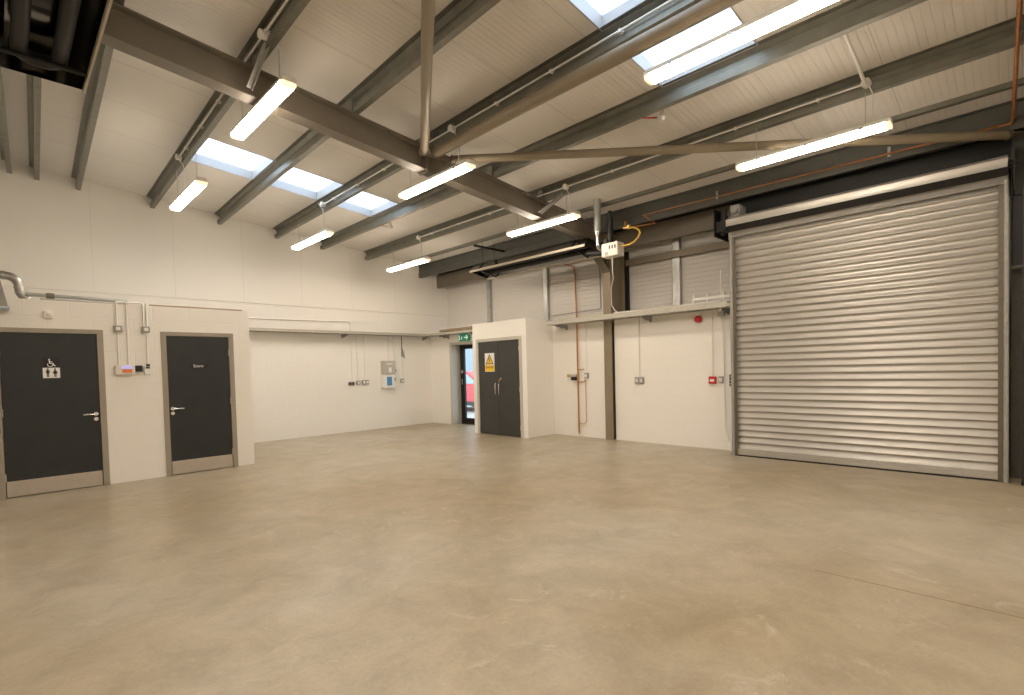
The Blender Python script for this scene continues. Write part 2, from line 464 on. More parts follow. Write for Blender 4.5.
# ------------------------------------------------------------------ doors
def lever(leaf, x, y, z, dx, name='handle'):
    """lever handle on a rose with a cylinder below, standing off a leaf that faces -y"""
    h = MB()
    h.cyl((x, y, z), (x, y-0.012, z), 0.026); h.cyl((x, y-0.012, z), (x, y-0.055, z), 0.010)
    h.tube([(x, y-0.052, z), (x+dx*0.02, y-0.056, z), (x+dx*0.135, y-0.054, z-0.003)], 0.011)
    h.build('handle', M_chrome, leaf)
    k = MB(); k.cyl((x, y, z-0.068), (x, y-0.010, z-0.068), 0.025); k.box(x-0.004, x+0.004, y-0.014, y-0.009, z-0.078, z-0.058)
    k.build('lock', M_chrome, leaf)

def block_door(name, x0, x1, label, hinge_right):
    d = thing(name, ((x0+x1)/2, YB, 0), label, 'door', kind='structure')
    fr = MB(); y0, y1 = YB-0.012, YB+0.12; ft = DH+0.0608
    fr.box(x0-FW, x0-0.004, y0, y1, 0, ft); fr.box(x1+0.004, x1+FW, y0, y1, 0, ft); fr.box(x0-0.004, x1+0.004, y0, y1, DH+0.004, ft)
    fr.build('frame', M_frame, d)
    lf = MB(); lf.bbox_bevel(x0, x1, YB+0.004, YB+0.048, 0.008, DH, r=0.002)
    leaf = lf.build('leaf', M_door, d)
    kp = MB(); kp.bbox_bevel(x0+0.004, x1-0.004, YB+0.0005, YB+0.004, 0.010, 0.205, r=0.001)
    lab(kp.build('kick_plate', M_kick, leaf), 'satin steel kick plate')
    hx = x1 if hinge_right else x0
    for z in (0.25, 1.05, 1.80):
        hg = MB(); hg.cyl((hx, YB-0.004, z-0.05), (hx, YB-0.004, z+0.05), 0.007, seg=10); hg.build('hinge', M_alu, leaf)
    return d, leaf

d1, leaf1 = block_door('door_1', D1[0], D1[1], 'dark toilet door with wheelchair and toilet signs', False)
lever(leaf1, 0.895, YB+0.004, 0.975, -1)
# signs on the toilet door
def plate(x0, x1, z0, z1, m, parent, name, label, y=YB+0.004):
    p = MB(); p.bbox_bevel(x0, x1, y-0.004, y, z0, z1, r=0.001)
    return lab(p.build(name, m, parent), label)
s1 = plate(0.39, 0.555, 1.600, 1.722, M_signk, leaf1, 'sign_plate', 'black sign with white wheelchair symbol')
s2 = plate(0.39, 0.555, 1.468, 1.600, M_signw, leaf1, 'sign_plate', 'white sign with black man and woman symbols')
def disc2(mb, cx, cz, r, y, seg=20):
    mb.cyl((cx, y, cz), (cx, y-0.002, cz), r, seg=seg)
def bar2(mb, x0, z0, x1, z1, w, y):
    d = Vector((x1-x0, 0, z1-z0)).normalized(); n = Vector((-d.z, 0, d.x))*w/2
    a, b = Vector((x0, y, z0)), Vector((x1, y, z1)); f = Vector((0, -0.002, 0))
    mb.add([a-n, b-n, b+n, a+n, a-n+f, b-n+f, b+n+f, a+n+f], [(0,1,2,3),(7,6,5,4),(0,4,5,1),(1,5,6,2),(2,6,7,3),(3,7,4,0)])
yy = YB
w = MB(); cx, cz = 0.468, 1.642
disc2(w, cx-0.012, 1.705, 0.009, yy)
bar2(w, cx-0.012, 1.694, cx-0.008, 1.655, 0.012, yy); bar2(w, cx-0.010, 1.676, cx+0.018, 1.676, 0.008, yy)
bar2(w, cx-0.008, 1.656, cx+0.024, 1.656, 0.010, yy); bar2(w, cx+0.024, 1.656, cx+0.036, 1.624, 0.010, yy); bar2(w, cx+0.034, 1.624, cx+0.048, 1.627, 0.008, yy)
for k in range(17):
    a0 = math.radians(150+k*14); a1 = math.radians(150+(k+1)*14)
    bar2(w, cx-0.004+0.026*math.cos(a0), 1.640+0.026*math.sin(a0), cx-0.004+0.026*math.cos(a1), 1.640+0.026*math.sin(a1), 0.008, yy)
w.build('wheelchair_symbol', M_signw, s1)
w = MB()
for sgn, px in ((0, 0.437), (1, 0.508)):
    disc2(w, px, 1.582, 0.010, yy)
    if sgn:
        w.add([(px-0.007,yy,1.569),(px+0.007,yy,1.569),(px+0.021,yy,1.522),(px-0.021,yy,1.522),
               (px-0.007,yy-0.002,1.569),(px+0.007,yy-0.002,1.569),(px+0.021,yy-0.002,1.522),(px-0.021,yy-0.002,1.522)],
              [(3,2,1,0),(4,5,6,7),(0,1,5,4),(1,2,6,5),(2,3,7,6),(3,0,4,7)])
        bar2(w, px-0.006, 1.566, px-0.022, 1.536, 0.006, yy); bar2(w, px+0.006, 1.566, px+0.022, 1.536, 0.006, yy)
    else:
        bar2(w, px, 1.570, px, 1.526, 0.022, yy); bar2(w, px-0.015, 1.568, px-0.015, 1.532, 0.006, yy); bar2(w, px+0.015, 1.568, px+0.015, 1.532, 0.006, yy)
    bar2(w, px-0.006, 1.528, px-0.006, 1.482, 0.009, yy); bar2(w, px+0.006, 1.528, px+0.006, 1.482, 0.009, yy)
w.build('toilet_symbols', M_signk, s2)

d2, leaf2 = block_door('door_2', D2[0], D2[1], 'narrower dark door with small Store sign', True)
lever(leaf2, 1.772, YB+0.004, 0.978, 1)
s3 = plate(2.01, 2.265, 1.565, 1.635, M_signk, leaf2, 'sign_plate', 'small black sign reading Store')
text_mesh('lettering', 'Store', M_signw, 0.062, (2.125, YB-0.0005, 1.598), (1,0,0), (0,0,1), s3)

# plant cupboard double door (faces -x)
d3 = thing('door_3', (XC, (CL+CR)/2, 0), 'charcoal double door of the plant cupboard with yellow warning sign', 'door', kind='structure')
fr = MB(); x0, x1 = XC-0.012, XC+0.1
fr.box(x0, x1, CR-0.075, CR-0.004, 0, DH+0.07); fr.box(x0, x1, CL+0.004, CL+0.075, 0, DH+0.07); fr.box(x0, x1, CR-0.004, CL+0.004, DH+0.004, DH+0.07)
fr.build('frame', M_framel, d3)
CM = 7.985
leaves = []
for (a, b) in ((CR, CM-0.002), (CM+0.002, CL)):
    lf = MB(); lf.bbox_bevel(XC+0.003, XC+0.045, a, b, 0.008, DH, r=0.002); leaves.append(lf.build('leaf', M_door2, d3))
for leaf, y in ((leaves[0], 7.93), (leaves[1], 8.04)):
    h = MB(); X0 = XC+0.003
    h.tube([(X0, y, 0.885), (X0-0.05, y, 0.89), (X0-0.06, y, 0.91), (X0-0.06, y, 1.10), (X0-0.05, y, 1.12), (X0, y, 1.125)], 0.011)
    h.build('handle', M_chrome, leaf)
k = MB(); k.cyl((XC+0.003, 7.905, 1.225), (XC-0.012, 7.905, 1.225), 0.024); k.tube([(XC-0.010,7.905,1.225),(XC-0.035,7.905,1.225),(XC-0.038,7.945,1.16)],0.010)
lab(k.build('thumb_turn', M_brass, leaves[0]), 'brass coloured turn latch')
for z in (0.2, 1.0, 1.85):
    for leaf, y in ((leaves[0], CR-0.001), (leaves[1], CL+0.001)):
        hg = MB(); hg.cyl((XC-0.006, y, z-0.05), (XC-0.006, y, z+0.05), 0.008, seg=10); hg.build('hinge', M_alu, leaf)
# warning sign
sx = XC+0.003
sg = MB(); sg.bbox_bevel(sx-0.004, sx, 8.105, 8.41, 1.385, 1.790, r=0.001); sg = lab(sg.build('sign_plate', M_signw, leaves[1]), 'white and yellow electrical warning sign')
q = MB(); q.box(sx-0.0055, sx-0.004, 8.112, 8.403, 1.392, 1.53); q.build('caption_panel', M_signy, sg)
def tri(mb, yc, zb, w, h, xf, t=0.0015):
    A = [(xf, yc+w/2, zb), (xf, yc-w/2, zb), (xf, yc, zb+h)]
    B = [(xf-t, p[1], p[2]) for p in A]
    mb.add(A+B, [(0,2,1),(3,4,5),(0,1,4,3),(1,2,5,4),(2,0,3,5)])
q = MB(); tri(q, 8.2575, 1.545, 0.255, 0.225, sx-0.004); q.build('warning_triangle', M_signk, sg)
q = MB(); tri(q, 8.2575, 1.563, 0.195, 0.172, sx-0.0055); q.build('warning_triangle', M_signy, sg)
q = MB()
def barx(mb, y0, z0, y1, z1, w, xf):
    d = Vector((0, y1-y0, z1-z0)).normalized(); n = Vector((0, -d.z, d.y))*w/2
    a, b = Vector((xf, y0, z0)), Vector((xf, y1, z1)); f = Vector((-0.0012, 0, 0))
    mb.add([a-n, b-n, b+n, a+n, a-n+f, b-n+f, b+n+f, a+n+f], [(3,2,1,0),(4,5,6,7),(0,1,5,4),(1,2,6,5),(2,3,7,6),(3,0,4,7)])
barx(q, 8.262, 1.70, 8.282, 1.645, 0.016, sx-0.007); barx(q, 8.282, 1.645, 8.246, 1.640, 0.014, sx-0.007); barx(q, 8.246, 1.640, 8.262, 1.578, 0.014, sx-0.007)
q.build('lightning_bolt', M_signk, sg)
text_mesh('lettering', 'DANGER', M_signk, 0.062, (sx-0.006, 8.2575, 1.475), (0,-1,0), (0,0,1), sg)

# exit door: steel lined opening, glazed door set back in the wall
d4 = thing('door_4', (XR, (EX0+EX1)/2, 0), 'black framed glazed exit door under the green sign', 'door', kind='structure')
fr = MB()
fr.box(XR-0.02, XR+0.30, EX1-0.02, EX1+0.01, 0, EXH+0.01); fr.box(XR-0.02, XR+0.30, EX0-0.01, EX0+0.02, 0, EXH+0.01)
fr.box(XR-0.02, XR+0.30, EX0+0.02, EX1-0.02, EXH-0.02, EXH+0.01)
fr.box(XR-0.02, XR+0.0, EX1+0.01, EX1+0.045, 0, EXH+0.045); fr.box(XR-0.02, XR, EX0-0.045, EX0-0.01, 0, EXH+0.045); fr.box(XR-0.02, XR, EX0-0.01, EX1+0.01, EXH+0.01, EXH+0.045)
fr.build('lining', M_framel, d4)
lf = MB(); a, b = EX0+0.02, EX1-0.02; X0, X1 = XR+0.28, XR+0.34; zt = EXH-0.02
lf.box(X0, X1, b-0.155, b, 0.0, zt); lf.box(X0, X1, a, a+0.155, 0.0, zt); lf.box(X0, X1, a+0.155, b-0.155, 0.0, 0.16); lf.box(X0, X1, a+0.155, b-0.155, zt-0.11, zt)
leaf4 = lf.build('leaf', M_blackst, d4)
gl = MB(); gl.box(XR+0.305, XR+0.315, a+0.14, b-0.14, 0.15, zt-0.10); gl.build('pane', M_glass, leaf4)
ph = MB(); ph.box(X0-0.03, X0, b-0.115, b-0.06, 1.35, 1.43); ph.cyl((X0-0.02, b-0.09, 1.05), (X0-0.02, b-0.09, 1.2), 0.012, seg=8); ph.build('lock', M_alu, leaf4)
es = thing('exit_sign', (8.38, 10.07, 2.165), 'green emergency exit sign above the glazed door', 'exit sign')
e = MB(); e.bbox_bevel(XR-0.05, XR-0.005, 9.86, 10.29, 2.175, 2.355, r=0.004); e.build('box', M_signg, es)
e = MB(); e.tube([(XR-0.02, 10.07, 2.355), (XR-0.02, 10.07, 2.46)], 0.008, seg=8); e.build('conduit', M_wconduit, es)
g = MB(); xs = XR-0.0505
def by(y0, z0, y1, z1, wd): barx(g, y0, z0, y1, z1, wd, xs)
# doorway, running figure and arrow
by(10.245, 2.20, 10.245, 2.33, 0.035)
by(10.145, 2.302, 10.135, 2.302, 0.022); by(10.14, 2.285, 10.155, 2.245, 0.020); by(10.155, 2.245, 10.125, 2.215, 0.014); by(10.155, 2.245, 10.185, 2.215, 0.014); by(10.135, 2.28, 10.175, 2.265, 0.010)
g.build('running_figure', M_signgw, es); g = MB()
by(10.06, 2.265, 9.955, 2.265, 0.028); by(9.975, 2.32, 9.915, 2.262, 0.030); by(9.975, 2.21, 9.915, 2.268, 0.030)
g.build('arrow', M_signgw, es)

# ------------------------------------------------------------------ outside the exit door
mb = MB(); mb.box(9.2, 30, -6, 40, -0.25, -0.03)
struct('ground_outside', mb, M_tarmac, 'bright grey tarmac seen through the exit door', 'ground')
bd = thing('building', (21, 24, -0.03), 'blue grey clad building seen through the exit door', 'building')
m_ = MB(); m_.box(21, 27, 12, 36, -0.03, 6.0); m_.build('wall', M_far, bd)
m_ = MB(); m_.box(20.9, 27.1, 11.9, 36.1, 6.0, 6.3); m_.build('roof', M_grey, bd)
car = thing('car', (12.3, 13.8, -0.03), 'red parked car seen through the exit door', 'car')
CX0, CX1 = 11.45, 13.15
prof = [(11.7,0.28),(11.75,0.62),(11.95,0.80),(12.9,0.92),(13.6,1.36),(14.9,1.40),(15.5,1.0),(15.75,0.9),(15.8,0.3)]
m_ = MB(); m_.prism(prof, lambda y,z: (CX0, y, z), lambda y,z: (CX1, y, z)); m_.build('body', M_redcar, car)
m_ = MB(); gp = [(13.08,0.95),(13.62,1.28),(14.85,1.32),(15.3,1.0)]
m_.prism(gp, lambda y,z: (CX0-0.01, y, z), lambda y,z: (CX1+0.01, y, z)); m_.build('side_window', M_carglass, car)
for y in (12.5, 15.0):
    for x0_, x1_ in ((CX0-0.02, CX0+0.2), (CX1-0.2, CX1+0.02)):
        m_ = MB(); m_.cyl((x0_, y, 0.28), (x1_, y, 0.28), 0.31, seg=24); wl = m_.build('wheel', M_tyre, car)
        m_ = MB(); xo = x0_-0.005 if x0_ < 12 else x1_+0.005
        m_.cyl((xo, y, 0.28), (xo+(0.03 if x0_ < 12 else -0.03), y, 0.28), 0.19, seg=20); m_.build('wheel_trim', M_alu, wl)
m_ = MB(); m_.box(CX0-0.015, CX0+0.05, 13.0, 14.6, 0.2, 0.34); m_.build('sill_strip', M_black, car)

# ------------------------------------------------------------------ roof steel
def rafter(yc, label):
    t = thing('rafter', (0, yc, 4.475), label, 'steel beam', 'sloping steel rafters')
    xa, xb = -5.95, 8.40
    def ibeam(z_bot, z_top, x0, x1, fw, tf, tw):
        m = MB()
        for (y0, y1, b0, b1) in ((yc-fw/2, yc+fw/2, z_bot, None), (yc-tw/2, yc+tw/2, 'web', None), (yc-fw/2, yc+fw/2, None, z_top)):
            if b0 == 'web': zl = lambda x: z_bot(x)+tf; zh = lambda x: z_top(x)-tf
            elif b1 is None and b0 is not None: zl = z_bot; zh = lambda x: z_bot(x)+tf
            else: zl = lambda x: z_top(x)-tf; zh = z_top
            m.hexa([(x0,y0,zl(x0)),(x1,y0,zl(x1)),(x1,y1,zl(x1)),(x0,y1,zl(x0))], [(x0,y0,zh(x0)),(x1,y0,zh(x1)),(x1,y1,zh(x1)),(x0,y1,zh(x0))])
        return m
    zb = lambda x: 4.475-0.09*x; zt = lambda x: 4.79-0.09*x
    ibeam(zb, zt, xa, xb, 0.18, 0.016, 0.012).build('beam', M_paint, t)
    h = MB(); hx0, hx1 = 7.72, 8.40
    hb = lambda x: zb(x) - (x-hx0)/(hx1-hx0)*0.50
    h.hexa([(hx0,yc-0.006,hb(hx0)),(hx1,yc-0.006,hb(hx1)),(hx1,yc+0.006,hb(hx1)),(hx0,yc+0.006,hb(hx0))], [(hx0,yc-0.006,zb(hx0)),(hx1,yc-0.006,zb(hx1)),(hx1,yc+0.006,zb(hx1)),(hx0,yc+0.006,zb(hx0))])
    h.hexa([(hx0,yc-0.09,hb(hx0)-0.014),(hx1,yc-0.09,hb(hx1)-0.014),(hx1,yc+0.09,hb(hx1)-0.014),(hx0,yc+0.09,hb(hx0)-0.014)], [(hx0,yc-0.09,hb(hx0)),(hx1,yc-0.09,hb(hx1)),(hx1,yc+0.09,hb(hx1)),(hx0,yc+0.09,hb(hx0))])
    h.build('haunch', M_paint, t)
    for px in (0.70, 4.12):
        s = MB()
        for dx in (-0.022, 0.002):
            s.box(px+dx, px+dx+0.02, yc-0.088, yc+0.088, zb(px)-0.022, zt(px)-0.01)
        for by_ in (-0.055, 0.055):
            for bz in (0.05, 0.14, 0.24):
                s.cyl((px-0.036, yc+by_, zb(px)+bz), (px+0.036, yc+by_, zb(px)+bz), 0.014, seg=6)
        s.build('splice_plate', M_paint, t)
    return t
rafter(YRAFT, 'long sloping brown steel rafter crossing the roof')
rafter(-0.30, 'brown steel rafter overhead in line with the black post')

def column(yc, label, pm=None):
    pm = pm or M_postp
    t = thing('steel_column', (8.61, yc, 0), label, 'column', 'steel columns', 'thing')
    m = MB(); x0, x1 = 8.355, 8.85; z1 = ZC(8.6)-0.25
    m.box(x0, x0+0.016, yc-0.09, yc+0.09, 0, z1); m.box(x1-0.016, x1, yc-0.09, yc+0.09, 0, z1); m.box(x0+0.016, x1-0.016, yc-0.006, yc+0.006, 0, z1)
    m.build('shaft', pm, t)
    m = MB(); m.box(x0+0.016, x1-0.016, yc-0.088, yc+0.088, 3.55, 3.565); m.build('stiffener', pm, t); m = MB(); m.box(x0+0.016, x1-0.016, yc-0.088, yc+0.088, z1-0.02, z1); m.build('stiffener', pm, t)
    return t
column(YRAFT, 'olive brown steel column rising behind the cable tray')
column(0.0, 'grey steel column at the right edge beside the shutter', M_darkcol)

# purlins: pressed zed sections running the length of the room
def purlin(x, skew, label):
    d = 0.20; th = 0.004
    prof = [(-0.0,0),(0.0,-0.008),(0.046,-0.040),(0.046,-0.092),(0.002,-0.122),(0.002,-0.198),(0.068,-0.198),(0.068,-0.182)]
    inner = [(px+th, pz+ (th if pz < -0.15 else 0)) for px, pz in prof]
    inner[-1] = (0.064, -0.182); inner[-2] = (0.064, -0.194); inner[-3] = (0.006, -0.194)
    poly = prof + inner[::-1]
    m = MB()
    n = len(prof)
    ys = (-5.98, YG-0.014)
    q = lambda y: x + skew*y
    f = lambda y: (lambda px, pz: (q(y)+px, y, ZC(q(y)+px)+pz))
    m.prism(poly, f(ys[0]), f(ys[1]))
    m.prism([(-0.05,-0.004),(0.004,-0.004),(0.004,0.0),(-0.05,0.0)], f(ys[0]), f(ys[1]))
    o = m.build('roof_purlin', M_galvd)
    tag(o, label, 'purlin', 'galvanised roof purlins')
    # end cleats on the rafter and web holes are small: cleats here
    for yc in (YRAFT,):
        xc_ = x+skew*yc; c = MB(); c.box(xc_-0.012, xc_-0.004, yc-0.06, yc+0.06, ZC(xc_)-0.205, ZC(xc_)-0.03); c.build('cleat', M_galvd, o)
    return o
purlin(-0.20, 0.035, 'leftmost roof purlin, at the left edge of the photo')
purlin(0.11, 0.036, 'second roof purlin from the left, ending above the silver duct')
purlin(0.63, 0.036, 'third roof purlin from the left, bare, right of the black heater')
purlin(1.83, 0.0235, 'purlin with white conduit just left of the rear rooflights')
purlin(2.95, 0.024, 'bare purlin between the left and middle rear rooflight panes')
purlin(4.122, 0.019, 'purlin with white conduit between middle and right rear rooflight panes')
purlin(5.33, 0.003, 'bare purlin along the right side of the rear rooflights')
purlin(6.50, 0.0, 'purlin with white conduit above the light row nearest the shutter')
m = MB(); x = 7.61
m.prism([(0,0),(0,-0.058),(0.07,-0.058),(0.07,-0.05),(0.004,-0.05),(0.004,0)], lambda a,b: (x+a, -5.98, ZC(x)+b), lambda a,b: (x+a, YG-0.014, ZC(x)+b))
tag(m.build('roof_rail', M_galvd), 'shallow roof rail behind the light row, above the copper pipe', 'purlin', 'galvanised roof purlins')
m = MB(); x = 8.10
m.prism([(0,0),(0,-0.19),(-0.018,-0.20),(-0.018,-0.32),(0.07,-0.32),(0.07,-0.30),(0.066,-0.30),(0.066,-0.316),(-0.010,-0.316),(0.004,-0.19),(0.004,0)], lambda a,b: (x+a, -5.98, ZC(x)+b), lambda a,b: (x+a, YG-0.014, ZC(x)+b))
m.box(x-0.05, x+0.004, -5.98, YG-0.014, ZC(x)-0.018, ZC(x)-0.004)
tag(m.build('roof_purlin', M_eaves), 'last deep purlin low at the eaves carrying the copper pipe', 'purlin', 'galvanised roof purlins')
m = MB(); m.box(8.72, 8.75, -5.98, YG-0.014, 4.00, ZC(8.75))  # black strip added to darken the eaves gap, which is only in shade
struct('trim_5', m, M_blackst, 'black strip above the eaves beam, added to stand for the shade there', 'shade strip')
m = MB()
m.box(8.68, 8.695, -5.98, YG-0.014, 3.725, 4.06); m.box(8.695, 8.78, -5.98, YG-0.014, 3.725, 3.74); m.box(8.695, 8.78, -5.98, YG-0.014, 4.045, 4.06)
tag(m.build('eaves_beam', M_paint), 'deep brown eaves beam along the top of the shutter wall', 'steel beam', kind='thing')

# round bracing tubes meeting at the rafter
def brace(p0, p1, r, label):
    t = thing('bracing_tube', p0, label, 'bracing tube', 'round roof bracing tubes')
    m = MB(); m.tube([p0, p1], r, seg=18); m.build('tube', M_postp, t)
    d = (Vector(p1)-Vector(p0)).normalized()
    for p, s in ((Vector(p0), -1), (Vector(p1), 1)):
        m = MB()
        m.cyl(p, p+d*s*0.02, r*1.15, seg=18)
        sd = d.cross(Vector((0,0,1))).normalized()*0.07; e = d*s*0.20
        up = Vector((0,0,0.006))
        a = p-d*s*0.02
        m.hexa([a-sd-up, a-sd+e-up, a+sd+e-up, a+sd-up], [a-sd+up, a-sd+e+up, a+sd+e+up, a+sd+up])
        m.build('end_plate', M_paint, t)
    return t
brace((3.95, 5.42, 4.275), (0.60, 0.55, 4.575), 0.055, 'upright looking round bracing tube at top centre')
brace((4.11, 5.38, 4.265), (4.10, 0.20, 4.268), 0.068, 'thick round tie tube running alongside the front rooflights')
brace((4.40, 5.40, 4.255), (8.12, 0.12, 3.925), 0.052, 'long round bracing tube reaching from the rafter to above the shutter')

# angle knee braces from purlin to rafter
for (a, b, label) in (((1.955, 5.20, 4.66), (1.905, 5.575, 4.36), 'short galvanised knee brace beside the nearest left light'),
                      ((6.505, 5.22, 4.24), (6.31, 5.575, 3.97), 'short galvanised knee brace left of the silver flue')):
    m = MB(); A, B = Vector(a), Vector(b); d = (B-A).normalized(); n = d.cross(Vector((1,0,0))).normalized()
    w = Vector((0.025,0,0)); th = n*0.003
    m.hexa([A-w-th, A+w-th, B+w-th, B-w-th], [A-w+th, A+w+th, B+w+th, B-w+th])
    u = n*0.045
    m.hexa([A+w-th, A+w+u, B+w+u, B+w-th], [A+w*0.8-th, A+w*0.8+u, B+w*0.8+u, B+w*0.8-th])
    tag(m.build('knee_brace', M_brace), label, 'bracket', 'short galvanised knee braces')

# ------------------------------------------------------------------ hanging light fittings
LW, LL = 0.145, 1.53
def light_fitting(x, yc, zb, label, cord_y):
    t = thing('hanging_light', (x, yc, zb), label, 'light', 'hanging fluorescent light fittings')
    y0, y1 = yc-LL/2, yc+LL/2
    m = MB(); prof = [(-LW/2, 0.045), (-LW/2, 0.072), (-LW/2+0.02, 0.095), (LW/2-0.02, 0.095), (LW/2, 0.072), (LW/2, 0.045)]
    m.prism(prof, lambda a,b: (x+a, y0, zb+b), lambda a,b: (x+a, y1, zb+b)); m.build('body', M_offw, t)
    n = 10
    w2 = LW/2-0.003
    prof = [(-w2, 0.045), (-w2, 0.022), (-w2+0.006, 0.009), (-w2+0.020, 0.001), (0, -0.001), (w2-0.020, 0.001), (w2-0.006, 0.009), (w2, 0.022), (w2, 0.045)]
    m = MB(); m.prism(prof, lambda a,b: (x+a, y0+0.035, zb+b), lambda a,b: (x+a, y1-0.035, zb+b)); m.build('diffuser', M_lamp, t)
    for (ya, yb) in ((y0, y0+0.035), (y1-0.035, y1)):
        m = MB(); m.prism(prof, lambda a,b: (x+a*1.01, ya, zb+b-0.001), lambda a,b: (x+a*1.01, yb, zb+b-0.001)); m.build('end_cap', M_lampend, t)
    for yy_ in (y0+0.22, y1-0.22):
        m = MB(); zt = ZC(x)-0.19; m.tube([(x, yy_, zb+0.09), (x, yy_, zt)], 0.0035, seg=6)
        m.build('suspension_wire', M_galv, t)
    for yy_ in (y0+0.25, yc, y1-0.25):
        for s in (-1, 1):
            m = MB(); m.box(x+s*LW/2-0.004, x+s*LW/2+0.004, yy_-0.012, yy_+0.012, zb+0.034, zb+0.062); m.build('clip', M_chrome, t)
    if cord_y is not None:
        m = MB(); zt = ZC(x)-0.12
        m.tube([(x-0.05, cord_y, zt), (x-0.05, cord_y-0.03, zt-0.05), (x-0.01, cord_y-0.05, zt-0.11), (x, cord_y-0.05, zt-0.16), (x, cord_y-0.05, zb+0.14), (x, cord_y-0.03, zb+0.16), (x, cord_y, zb+0.13), (x, cord_y, zb+0.09)], 0.0055, seg=8)
        m.build('feed_cable', M_wconduit, t)
    return t
light_fitting(2.06, 5.72, 4.185, 'hanging light under the big rafter at upper left', 5.15)
light_fitting(2.055, 8.70, 4.06, 'leftmost hanging light, close to the end wall', 8.87)
light_fitting(4.22, 9.42, 3.895, 'hanging light below the right end of the rear rooflights', 8.95)
light_fitting(6.50, 9.68, 3.765, 'farthest hanging light, low over the exit corner', 9.17)
light_fitting(4.22, 5.59, 3.935, 'hanging light crossing below the rafter at the bracing joint', 5.12)
light_fitting(6.50, 5.70, 3.785, 'hanging light just left of the silver flue', 5.14)
light_fitting(4.22, 1.62, 3.965, 'nearest hanging light, large at the top right edge', None)
light_fitting(6.50, 1.71, 3.79, 'hanging light in front of the roller shutter top', 1.15)
# the rows carry on out of view beside and behind the viewpoint
for i, (x, y) in enumerate(((-0.2, 1.0), (-0.2, -2.6), (2.06, 1.2), (2.06, -2.6), (4.22, -2.6), (6.5, -2.6), (-2.4, 2.0), (-2.4, 4.4), (-2.4, -2.2))):
    light_fitting(x, y, ZC(x)-0.62, 'hanging light outside the picture in the unseen part of the room', None)['group'] = 'hanging lights out of view'

# white conduits clipped to the purlin webs with round junction boxes
def conduit_run(xa, skew, y0, y1, boxes, label):
    x = xa
    t = thing('conduit', (x, y0, ZC(x)-0.13), label, 'conduit', 'white conduits on the purlins')
    X_ = lambda y: xa+skew*y-0.030
    Z_ = lambda y: ZC(xa+skew*y)-0.115
    m = MB(); m.tube([(X_(y0), y0, Z_(y0)), (X_(y1), y1, Z_(y1))], 0.0105, seg=10); m.build('pipe', M_wconduit, t)
    n = int(abs(y1-y0)/0.9)
    for i in range(n+1):
        y = y0 + (y1-y0)*(i+0.5)/(n+1); xx = X_(y); z = Z_(y)
        m = MB(); m.box(xx-0.016, xx+0.055, y-0.012, y+0.012, z-0.02, z+0.012); m.build('clip', M_wconduit, t)
    for y in boxes:
        xx = X_(y); z = Z_(y)
        m = MB(); m.cyl((xx+0.03, y, z), (xx-0.04, y, z), 0.043, seg=18); m.dome((xx-0.04, y, z), (-1,0,0), 0.043, 0.25); m.build('junction_box', M_white, t)
conduit_run(1.83, 0.0235, 0.5, 8.87, (8.87, 5.18), 'white conduit on the purlin above the leftmost lights')
conduit_run(4.122, 0.019, 0.5, 8.97, (8.97, 5.14), 'white conduit on the purlin beside the thick tie tube')
conduit_run(6.50, 0.0, 1.15, 9.17, (9.17, 5.14, 1.15), 'white conduit on the purlin above the shutter side lights')
t = thing('conduit', (6.45, 1.15, 4.28), 'short sloping white conduit dropping to a junction box at upper right', 'conduit')
m = MB(); m.tube([(5.40, 1.16, 4.47), (6.46, 1.15, 4.265)], 0.017, seg=10); m.build('pipe', M_wconduit, t)

# smoke heads on the ceiling
for (x, y, label) in ((5.72, 3.06, 'white smoke detector hanging beyond the front rooflight'), (5.73, 9.1, 'white smoke detector beside the right rear rooflight pane')):
    t = thing('smoke_detector', (x, y, ZC(x)), label, 'smoke detector', 'smoke detectors')
    m = MB(); z = ZC(x)-0.115; m.cyl((x, y, ZC(x)), (x, y, z+0.035), 0.022); m.cyl((x, y, z+0.035), (x, y, z+0.02), 0.055); m.build('base', M_white, t)
    m = MB(); m.cyl((x, y, z+0.02), (x, y, z-0.01), 0.05, 0.042); m.dome((x, y, z-0.01), (0,0,-1), 0.042, 0.4); m.build('head', M_white, t)
    m = MB(); m.tube([(x-0.01, y+0.02, z+0.03), (x-0.06, y+0.14, z+0.05), (x-0.12, y+0.30, ZC(x)-0.02)], 0.009, seg=8); lab(m.build('cable', M_red, t), 'red fire cable')

# ------------------------------------------------------------------ roller shutter
SY0, SY1, SXX = 0.19, 3.105, 8.03
sh = thing('roller_shutter', (8.05, 1.65, 0), 'large galvanised steel roller shutter of curved horizontal laths', 'roller shutter')
m = MB(); P = 0.0965; z0 = 0.115; n = 35; prof = []
for i in range(n):
    zb_ = z0 + i*P
    # each lath: protruding rolled lip at its foot, face dished back above it
    prof += [(SXX+0.020, zb_), (SXX-0.004, zb_+0.0015), (SXX-0.007, zb_+0.006), (SXX-0.005, zb_+0.012)]
    for fx, fz in ((0.005, 0.024), (0.017, 0.040), (0.026, 0.056), (0.030, 0.070), (0.029, 0.082), (0.024, 0.092)):
        prof.append((SXX+fx, zb_+fz))
top = [p for p in prof if p[1] > z0+34*P-1e-4]
m.prism(prof, lambda x_, z_: (x_, SY0-0.03, z_), lambda x_, z_: (x_, SY1+0.03, z_), closed=False)
m.prism(top, lambda x_, z_: (x_-0.045, SY0-0.075, z_-0.041), lambda x_, z_: (x_-0.045, SY1+0.085, z_-0.041), closed=False)
m.prism(prof, lambda x_, z_: (x_+0.003, SY1+0.03, z_), lambda x_, z_: (x_+0.003, SY0-0.03, z_), closed=False)
curtain = m.build('curtain', M_shut, sh)
